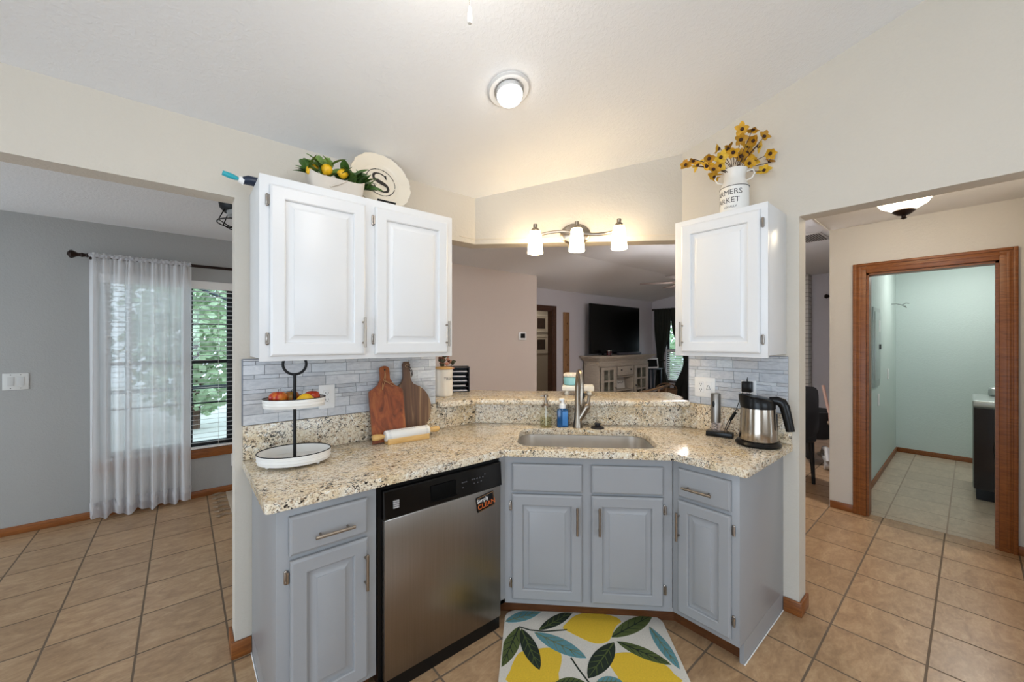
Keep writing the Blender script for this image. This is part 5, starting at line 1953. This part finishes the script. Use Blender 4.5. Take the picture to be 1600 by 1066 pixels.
co = thing('media_console', 'whitewashed wooden media console with glass doors under the television', 'console', (0, 0, 0))
M_cons = wood('whitewash', '#A99C8C', '#C6BAA9', 5, (2, 2, 12), 0.6)
ZTOP = 1.150
m = MB().box(CX0 + 0.02, CX1 - 0.02, CYF + 0.02, CYB - 0.02, 0.96, 1.10)
m.box(CX0, CX0 + 0.03, CYF, CYB, 0, 0.96, b=0.003).box(CX1 - 0.03, CX1, CYF, CYB, 0, 0.96, b=0.003)
m.box(CX0, CX1, CYB - 0.02, CYB, 0, 0.96).box(CX0, CX1, CYF, CYB, 0.05, 0.12)
m.box(6.700, 6.730, CYF, CYB - 0.02, 0.12, 0.96).box(7.320, 7.350, CYF, CYB - 0.02, 0.12, 0.96)
m.box(CX0, CX1, CYF, CYF + 0.02, 0.93, 0.96)
m.box(6.730, 7.320, CYF + 0.005, CYB - 0.02, 0.700, 0.720).box(6.730, 7.320, CYF + 0.005, CYB - 0.02, 0.415, 0.435)
m.build('carcass', M_cons, co)
m = MB()
for e, z0, z1 in ((0.0, 0.955, 0.985), (-0.012, 0.985, 1.05), (0.02, 1.05, 1.075), (0.05, 1.075, 1.10), (0.09, 1.10, 1.125), (0.12, 1.125, ZTOP)):
    m.box(CX0 - e, CX1 + e, CYF - e, CYB + 0.005, z0, z1, b=0.004)
m.build('crown_top', M_cons, co)
M_dark_in = pm('shadowed_back', '#5B4E44', 0.8)
for (x0, x1) in ((6.205, 6.690), (7.360, 7.880)):
    d = MB()
    d.box(x0, x0 + 0.085, CYF - 0.02, CYF - 0.001, 0.13, 0.925, b=0.002).box(x1 - 0.085, x1, CYF - 0.02, CYF - 0.001, 0.13, 0.925, b=0.002)
    d.box(x0 + 0.084, x1 - 0.084, CYF - 0.0195, CYF - 0.0015, 0.865, 0.9245, b=0.002).box(x0 + 0.084, x1 - 0.084, CYF - 0.0195, CYF - 0.0015, 0.1305, 0.20, b=0.002)
    xm = (x0 + x1) / 2
    d.box(xm - 0.017, xm + 0.017, CYF - 0.0175, CYF - 0.0025, 0.199, 0.866)
    for z in (0.42, 0.645):
        d.box(x0 + 0.08, x1 - 0.08, CYF - 0.017, CYF - 0.003, z - 0.017, z + 0.017)
    do = d.build('glass_door', M_cons, co)
    MB().box(x0 + 0.08, x1 - 0.08, CYF - 0.012, CYF - 0.008, 0.19, 0.88).build('pane', M_glass, do)
    kx = x1 - 0.03 if x0 < 7 else x0 + 0.03
    MB().ball((kx, CYF - 0.032, 0.50), 0.016, 0.014, 0.016, 10, 8).build('knob', M_slot, do)
d = MB().box(6.740, 7.310, CYF - 0.018, CYF - 0.001, 0.735, 0.925, b=0.004).build('drawer', M_cons, co)
for x in (6.86, 7.20):
    MB().ball((x, CYF - 0.032, 0.85), 0.018, 0.016, 0.018, 10, 8).build('knob', M_slot, d)
# things in the console
fr1 = thing('photo_frame', 'narrow white photo frame leaning in the open console shelf', 'picture', (6.835, 4.84, 0.436), math.radians(22))
RLn = Matrix.Rotation(-0.15, 4, 'X')
MB().box(-0.09, 0.09, -0.015, 0, 0.0, 0.24, b=0.003).xf(RLn).build('frame', M_plate, fr1)
MB().box(-0.065, 0.065, -0.017, -0.014, 0.03, 0.21).xf(RLn).build('print', pm('photo_gray', '#55534F', 0.6, var=0.6, vscale=15), fr1)
fr2 = thing('script_sign', 'square whitewashed sign with handwriting in the open console shelf', 'sign', (7.12, 4.84, 0.436), math.radians(-6))
MB().box(-0.13, 0.13, -0.02, 0, 0.0, 0.235, b=0.003).xf(RLn).build('board', pm('sign_white', '#D5CFC6', 0.7), fr2)
m = MB().tube([(-0.09 + 0.012 * i, -0.021, 0.12 + 0.028 * math.sin(i * 1.9) * (0.6 + 0.4 * math.sin(i))) for i in range(16)], 0.003, 5)
m.xf(RLn).build('handwriting', M_slot, fr2)
for (x, z, h, nm, lab) in ((6.36, 0.645, 0.17, '#CFC9C0', 'pale jar behind the upper panes of the near console glass door'), (6.52, 0.20, 0.22, '#8C7F70', 'tan pot behind the lower panes of the near console glass door'), (7.56, 0.45, 0.16, '#CFC9C0', 'white bottle behind the far console glass door')):
    o = MB().lathe([(0.05, 0.0), (0.06, 0.02), (0.055, h * 0.7), (0.03, h * 0.85), (0.032, h)], (0, 0, 0), 16).build('jar', pm('jar_' + nm[1:], nm, 0.5))
    o.location = (x, 4.80, z if z < 0.3 else z)
    tag(o, lab, 'jar')
for (x0, x1) in ((6.18, 6.70), (7.35, 7.90)):
    pass
MB().box(6.181, 6.699, CYF + 0.03, CYB - 0.021, 0.435, 0.449).box(7.351, 7.899, CYF + 0.03, CYB - 0.021, 0.435, 0.449).box(6.181, 6.699, CYF + 0.03, CYB - 0.021, 0.630, 0.644).build('inner_shelf', M_cons, co)

dkt = thing('side_table', 'dark side table standing between the console and the window curtain', 'table', (8.28, 4.80, 0))
M_dk = pm('dark_stain', '#252A33', 0.4)
MB().box(-0.20, 0.20, -0.18, 0.18, 0.79, 0.82, b=0.004).build('top', M_dk, dkt)
MB().box(-0.19, 0.19, -0.17, 0.17, 0.30, 0.32).build('shelf', M_dk, dkt)
for sx in (-0.17, 0.17):
    for sy in (-0.15, 0.15):
        MB().box(sx - 0.018, sx + 0.018, sy - 0.018, sy + 0.018, 0, 0.79).build('leg', M_dk, dkt)
fs_ = thing('digital_frame', 'white-rimmed digital picture frame on the dark side table', 'picture frame', (8.17, 4.70, 0.8205), math.radians(-20))
MB().box(-0.17, 0.17, -0.016, 0, 0.0, 0.235, b=0.004).xf(RLn).build('frame', M_plate, fs_)
MB().box(-0.135, 0.135, -0.018, -0.015, 0.035, 0.20).xf(RLn).build('screen', M_black, fs_)

bk = thing('wicker_basket', 'brown wicker basket with hoop handle on the floor by the living window', 'basket', (7.90, 4.22, 0))
M_wick = pm('wicker', '#7A5C42', 0.8, var=0.35, vscale=60, bump=0.8, bscale=90)
MB().lathe([(0.17, 0.0005), (0.20, 0.15), (0.22, 0.42), (0.205, 0.42), (0.16, 0.03), (0.0, 0.02)], (0, 0, 0), 24).build('body', M_wick, bk)
MB().tube([(0.21 * math.cos(PI * i / 16) * 0.64, -0.21 * math.cos(PI * i / 16) * 0.76, 0.41 + 0.13 * math.sin(PI * i / 16)) for i in range(17)], 0.011, 8).build('handle', M_wick, bk)
lg = thing('wooden_armchair', 'low gray sling chair with wooden rails before the living window', 'chair', (7.22, 4.16, 0), math.radians(100))
M_rail = wood('chair_rail', '#8C6E50', '#B09070', 5, (1, 10, 10))
for s in (-0.22, 0.22):
    MB().tube([(-0.30, s, 0.575), (0.0, s, 0.46), (0.34, s, 0.36)], 0.018, 8).build('rail', M_rail, lg)
    MB().tube([(-0.22, s, 0.52), (-0.10, s, 0.0)], 0.018, 8).build('leg', M_rail, lg)
    MB().tube([(0.30, s, 0.37), (0.25, s, 0.0)], 0.018, 8).build('leg', M_rail, lg)
m = MB().add([(-0.30, -0.20, 0.575), (-0.30, 0.20, 0.575), (0.0, 0.20, 0.42), (0.0, -0.20, 0.42), (0.33, 0.20, 0.37), (0.33, -0.20, 0.37),
              (-0.29, -0.20, 0.545), (-0.29, 0.20, 0.545), (0.0, 0.20, 0.38), (0.0, -0.20, 0.38), (0.33, 0.20, 0.34), (0.33, -0.20, 0.34)],
             [(0, 1, 2, 3), (3, 2, 4, 5), (7, 6, 9, 8), (8, 9, 11, 10), (0, 3, 9, 6), (3, 5, 11, 9), (1, 7, 8, 2), (2, 8, 10, 4), (0, 6, 7, 1), (5, 4, 10, 11)])
m.build('sling', pm('gray_canvas', '#8B8580', 0.9, var=0.1), lg)

# living windows
for i, (a, c) in enumerate(LW):
    window('window_%d' % (i + 2), '', 'x', XL, a, c, LZ0, LZ1, M_bronze, (1.24,), bars=(1.62,), fw=0.045)
mb = MB().box(XL - 0.02, XL + 0.05, 3.55, 4.77, 0.46, 0.499, b=0.003)
struct('trim_3', mb, M_wood_d)
lb = thing('window_blind', 'white slat blind in the living room window between dark curtains', 'blind', (XL + 0.02, 4.16, LZ1))
m = MB()
z = -0.79
while z > -1.46:
    m.add([(-0.020, -0.54, z - 0.012), (0.020, -0.54, z + 0.012), (0.020, 0.54, z + 0.012), (-0.020, 0.54, z - 0.012),
           (-0.020, -0.54, z - 0.009), (0.020, -0.54, z + 0.015), (0.020, 0.54, z + 0.015), (-0.020, 0.54, z - 0.009)],
          [(0, 3, 2, 1), (4, 5, 6, 7), (0, 1, 5, 4), (1, 2, 6, 5), (2, 3, 7, 6), (3, 0, 4, 7)])
    z -= 0.047
m.build('slats', M_plate, lb, smooth=0)
MB().box(-0.025, 0.025, -0.54, 0.54, -0.78, -0.74, b=0.003).build('headrail', M_plate, lb)
lr = thing('curtain_rod', 'dark curtain rod above the living room window', 'curtain rod', (XL - 0.09, 4.16, 2.20))
MB().cyl((0, -0.95, 0), (0, 0.84, 0), 0.012, None, 12).build('rod', M_rod, lr)
MB().ball((0, 0.85, 0), 0.026).ball((0, -0.96, 0), 0.026).build('finials', M_rod, lr)
MB().box(-0.008, 0.0895, 0.79, 0.806, -0.012, 0.012).build('bracket', M_rod, lr)
M_drape = pm('charcoal_drape', '#23261F', 0.85, var=0.15, vscale=30)


def drape(label, y0, y1, tie_y, side):
    o = thing('curtain', label, 'curtain', (XL - 0.09, (y0 + y1) / 2, 0), 0, None)
    nz, nx = 30, 60
    rows = []
    for j in range(nz + 1):
        t = j / nz
        z = 2.22 - t * 2.19
        k = math.exp(-((z - 0.98) / 0.50) ** 2)
        a = (y0 - (y0 + y1) / 2) * (1 - k * 0.62) + (tie_y - (y0 + y1) / 2) * k * 0.62
        b = (y1 - (y0 + y1) / 2) * (1 - k * 0.62) + (tie_y - (y0 + y1) / 2) * k * 0.62
        rows.append([(0.028 * math.sin(i / nx * 2 * PI * 6 + j * 0.05) * (1 - 0.3 * k), a + (b - a) * i / nx, z) for i in range(nx + 1)])
    n = nx + 1
    MB().add([p for r in rows for p in r], [(j * n + i, j * n + i + 1, (j + 1) * n + i + 1, (j + 1) * n + i) for j in range(nz) for i in range(nx)]).build('cloth', M_drape, o, smooth=180)
    MB().tube([(0.032 * math.cos(2 * PI * i / 16), tie_y - (y0 + y1) / 2 + 0.16 * math.sin(2 * PI * i / 16), 0.98) for i in range(16)], 0.012, 6, closed=True).build('tieback', M_drape, o)


drape('dark charcoal curtain tied back on the console side of the living window', 4.55, 4.98, 4.86, 1)
drape('dark charcoal curtain tied back on the far side from the television console', 3.50, 4.56, 4.08, -1)
rod2 = thing('curtain_rod', 'dark curtain rod with finial above the window beside the brick chimney', 'curtain rod', (XL - 0.09, 1.25, 2.24))
MB().cyl((0, -0.35, 0), (0, 0.36, 0), 0.014, None, 12).build('rod', M_rod, rod2)
MB().lathe([(0.014, 0), (0.02, 0.02), (0.042, 0.06), (0.03, 0.085), (0.0, 0.09)], (0, 0, 0), 10).xf(Matrix.Translation((0, 0.355, 0)) @ Matrix.Rotation(-PI / 2, 4, 'X')).build('finial', M_rod, rod2)
drape('dark charcoal curtain beside the brick chimney, seen through the hall opening', 1.05, 1.56, 1.40, 1)

fi = MB().box(8.62, XL - 0.001, 1.90, 3.35, 0.0, 2.655)
_m, _t, _b = base('white_brick')
_tc = _t.new('ShaderNodeTexCoord')
_sp = _t.new('ShaderNodeSeparateXYZ')
_t.link(_tc.outputs['Object'], _sp.inputs[0])
_cm = _t.new('ShaderNodeCombineXYZ')
_t.link(_t.math('ADD', _sp.outputs[1], _sp.outputs[0]), _cm.inputs[0])
_t.link(_sp.outputs[2], _cm.inputs[1])
_br = _t.new('ShaderNodeTexBrick')
_br.inputs['Scale'].default_value = 1.0
_br.inputs['Brick Width'].default_value = 0.21
_br.inputs['Row Height'].default_value = 0.075
_br.inputs['Mortar Size'].default_value = 0.006
_br.inputs['Color1'].default_value = lin('#D6D2CB')
_br.inputs['Color2'].default_value = lin('#C8C3BB')
_br.inputs['Mortar'].default_value = lin('#9A948B')
_t.link(_cm.outputs[0], _br.inputs['Vector'])
_t.link(_br.outputs['Color'], _b.inputs['Base Color'])
_t.bump(_br.outputs['Fac'], -0.6, 0.01, _b)
struct('wall_chimney', fi, _m)

fn = thing('ceiling_fan', 'dark-bladed ceiling fan hanging in the living room', 'ceiling fan', (4.62, 2.11, 2.66))
MB().lathe([(0.07, -0.0005), (0.065, -0.04), (0.02, -0.06)], (0, 0, 0), 24).cyl((0, 0, -0.05), (0, 0, -0.40), 0.014).build('downrod', M_steel, fn)
MB().lathe([(0.03, -0.38), (0.10, -0.41), (0.11, -0.50), (0.08, -0.54), (0.05, -0.55)], (0, 0, 0), 28).build('motor', M_steel, fn)
M_blade = wood('dark_blade', '#5A4C46', '#75655E', 5, (2, 2, 2))
for k in range(6):
    a = math.radians(120 + 60 * k)
    R = Matrix.Rotation(a, 4, 'Z') @ Matrix.Translation((0, 0, -0.51)) @ Matrix.Rotation(0.0, 4, 'X')
    b = MB().prism([(0.20, -0.05), (0.58, -0.065), (0.62, -0.04), (0.62, 0.04), (0.58, 0.065), (0.20, 0.05)], -0.0025, 0.0025).xf(R).build('blade', M_blade, fn)
    MB().box(0.09, 0.24, -0.02, 0.02, -0.012, -0.004).xf(R).build('blade_arm', M_steel, b)
MB().lathe([(0.09, -0.555), (0.10, -0.58), (0.08, -0.63), (0.0005, -0.65)], (0, 0, 0), 24).build('light_bowl', emit('fan_bowl_fill', (0.97, 0.95, 0.96, 1), 265.0), fn)  # unseen bowl, its strength raised to fill the living room

# ---------------------------------------------------- hall side
ve = thing('ceiling_vent', 'white air vent grille in the living room ceiling beyond the hall', 'vent', (5.62, 1.20, 2.66))
M_ventm = pm('vent_white', '#C9C7C4', 0.5)
MB().box(-0.22, 0.22, -0.12, 0.12, -0.010, -0.0005, b=0.003).build('frame', M_ventm, ve)
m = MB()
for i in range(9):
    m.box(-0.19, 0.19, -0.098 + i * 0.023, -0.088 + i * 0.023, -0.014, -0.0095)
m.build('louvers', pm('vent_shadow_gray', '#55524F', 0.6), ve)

hl = thing('hall_ceiling_light', 'glowing bowl ceiling light with bronze finial in the hall', 'ceiling light', (3.40, 0.27, 2.41))
MB().lathe([(0.135, -0.0005), (0.135, -0.02), (0.125, -0.035)], (0, 0, 0), 32).build('pan', M_rod, hl)
MB().lathe([(0.128, -0.036), (0.134, -0.05), (0.130, -0.085), (0.108, -0.122), (0.06, -0.152), (0.0005, -0.16)], (0, 0, 0), 36).build('glass_bowl', emit('hall_bowl_glow', (1.0, 0.83, 0.58, 1), 24.0), hl)
fo = MB().lathe([(0.052, -0.156), (0.055, -0.162), (0.045, -0.172), (0.030, -0.184), (0.012, -0.190), (0.010, -0.200), (0.016, -0.206), (0.0, -0.214)], (0, 0, 0), 24).build('finial', M_rod, hl)

# white door leaf standing open against the hall side wall
dl = thing('open_door', 'white door standing open at the far edge beside the wood door casing', 'door', (4.095, -0.235, 0.008))
MB().box(-0.72, 0.0, -0.017, 0.017, 0, 2.03, b=0.002).build('leaf', M_white, dl)
for z in (0.44, 0.84, 1.79):
    MB().box(-0.001, 0.002, -0.014, 0.014, z - 0.045, z + 0.045).build('hinge', M_hinge, dl)

# black upholstered chair and a baby swing seen past the column
dc = thing('dining_chair', 'black upholstered high-back chair past the column in the living room', 'chair', (4.735, 1.305, 0), math.radians(-20))
M_chair = pm('black_upholstery', '#121113', 0.7, var=0.2)
MB().box(-0.24, 0.24, -0.24, 0.24, 0.42, 0.52, b=0.03, seg=3).build('seat', M_chair, dc)
o_ = smooth_outline([(-0.22, 0.50), (0.22, 0.50), (0.245, 0.75), (0.235, 0.93), (0.17, 0.985), (-0.17, 0.985), (-0.235, 0.93), (-0.245, 0.75)], 4)
MB().prism(o_, -0.245, -0.165, b=0.015, axis='y').build('backrest', M_chair, dc)
for sx in (-0.2, 0.2):
    for sy in (-0.2, 0.2):
        MB().tube([(sx, sy, 0.42), (sx * 1.05, sy * 1.1, 0.0)], [0.024, 0.015], 8).build('leg', M_chair, dc)
bw = thing('baby_swing', 'white and black baby swing with curved legs behind the black chair', 'baby swing', (5.64, 1.19, 0), math.radians(20))
M_wp = pm('swing_white', '#B9B6B2', 0.4)
MB().tube([(-0.22, -0.10, 0.10), (-0.12, -0.1, 0.22), (0.02, -0.1, 0.20), (0.14, -0.10, 0.10), (0.30, -0.1, 0.06)], 0.028, 10).tube([(-0.22, -0.10, 0.10), (-0.05, -0.1, 0.09), (0.14, -0.10, 0.10)], 0.025, 10).build('base_frame', M_wp, bw)
MB().cyl((-0.16, -0.13, 0.045), (-0.16, -0.07, 0.045), 0.045, None, 16).build('wheel', M_wp, bw)
MB().lathe([(0.20, 0.30), (0.26, 0.40), (0.25, 0.62), (0.22, 0.62), (0.2, 0.42)], (0.16, 0.02, 0), 24).build('seat_shell', M_chair, bw)
MB().box(-0.05, 0.30, 0.0, 0.08, 0.06, 0.36, b=0.02).build('column', M_chair, bw)
MB().tube([(-0.10, -0.14, 0.52), (-0.04, -0.14, 0.60), (0.03, -0.12, 0.74), (0.10, -0.10, 0.92)], [0.02, 0.016, 0.016, 0.016], 10).build('arm_tube', pm('rose_metal', '#B08C7C', 0.4), bw)
MB().tube([(-0.10, -0.14, 0.52), (-0.02, -0.14, 0.50), (0.10, -0.14, 0.56)], [0.03, 0.03, 0.02], 10).build('tray_pad', pm('beige_pad', '#97826B', 0.8, var=0.3, vscale=40), bw)

# ---------------------------------------------------- laundry room
ep = thing('breaker_panel', 'gray electrical breaker panel on the mint laundry wall', 'breaker panel', (5.437, 0.638, 1.38))
M_pan = pm('panel_gray', '#A9B3B1', 0.35, 0.3)
MB().box(-0.213, 0.213, -0.012, -0.0005, -0.405, 0.405, b=0.003).build('cover', M_pan, ep)
MB().box(-0.16, 0.19, -0.020, -0.0115, -0.33, 0.36, b=0.003).build('door', pm('panel_door', '#BAC3C1', 0.3, 0.3), ep)
MB().box(0.06, 0.15, -0.0215, -0.0195, 0.16, 0.28).build('paper_label', M_plate, ep)
MB().box(0.10, 0.16, -0.030, -0.0195, -0.02, 0.03, b=0.003).build('latch', M_black, ep)
for x, z, lab in ((6.34, 1.057, 'white switch plate higher up on the mint laundry wall near the corner'), (5.63, 0.820, 'white plate lower down under the breaker panel on the mint wall')):
    o = thing('switch_plate', lab, 'switch', (x, 0.638, z))
    MB().box(-0.04, 0.04, -0.007, -0.0005, -0.062, 0.062, b=0.002).build('plate', M_plate, o)
    MB().box(-0.012, 0.012, -0.010, -0.0065, -0.03, 0.03, b=0.001).build('rocker', M_plate, o)
wh = thing('wire_hook', 'thin wire hook on the mint laundry wall near the far corner', 'hook', (6.66, 0.638, 1.90))
MB().tube([(0, -0.001, 0), (0.0, -0.05, 0.0), (0.05, -0.09, -0.015), (0.10, -0.12, 0.01), (0.20, -0.14, 0.01)], 0.004, 6).build('arm', pm('wire_gray', '#7C8583', 0.4, 0.6), wh)
MB().tube([(0.05, -0.09, -0.015), (0.03, -0.13, -0.05), (0.0, -0.12, -0.03)], 0.004, 6).build('hook_end', pm('wire_gray', '#7C8583', 0.4, 0.6), wh)

wa = thing('washing_machine', 'black washing machine with silver top in the laundry room', 'washer', (5.49, -0.008, 0.003), -PI / 2)
MB().box(0.0, 0.686, 0.012, 0.70, 0.10, 0.845, b=0.012).build('body', pm('washer_gray', '#7C8380', 0.3, 0.3), wa)
fp_ = MB()
rings = []
for i in range(9):
    s = i / 8
    x = 0.008 + 0.67 * s
    y = 0.012 - 0.030 * math.sin(PI * s)
    rings.append([(x, y, 0.10), (x, y, 0.835), (x, 0.03, 0.835), (x, 0.03, 0.10)])
fp_.rings(rings)
fpo = fp_.build('front_panel', pm('washer_black', '#17181D', 0.12, var=0.1), wa)
gr = []
for i in range(15):
    a = math.radians(100 + 160 * i / 14)
    gr.append((0.343 + 0.22 * math.cos(a) * 1.0, 0.012 - 0.030 * math.sin(PI * (0.343 + 0.22 * math.cos(a)) / 0.686) - 0.002, 0.47 + 0.34 * math.sin(a)))
MB().tube(gr, 0.006, 6).build('trim_curve', M_black, fpo)
MB().box(-0.004, 0.690, -0.012, 0.70, 0.845, 0.902, b=0.014, seg=3).build('top', pm('washer_silver', '#B4BBB8', 0.3, 0.4), wa)
MB().box(0.10, 0.686, 0.52, 0.70, 0.900, 0.985, b=0.025, seg=3).build('control_console', pm('washer_silver', '#B4BBB8', 0.3, 0.4), wa)
MB().box(0.02, 0.665, 0.03, 0.68, 0.0, 0.10).build('plinth', M_black, wa)
ll = thing('laundry_ceiling_light', 'flush ceiling light in the laundry room above the washing machine', 'ceiling light', (6.3, 0.0, 2.41))
MB().lathe([(0.16, -0.0005), (0.16, -0.02), (0.15, -0.03)], (0, 0, 0), 28).build('pan', M_plate, ll)
MB().lathe([(0.15, -0.031), (0.14, -0.06), (0.09, -0.085), (0.0005, -0.09)], (0, 0, 0), 28).build('glass', emit('laundry_glow', (1.0, 1.0, 0.97, 1), 52.0), ll)
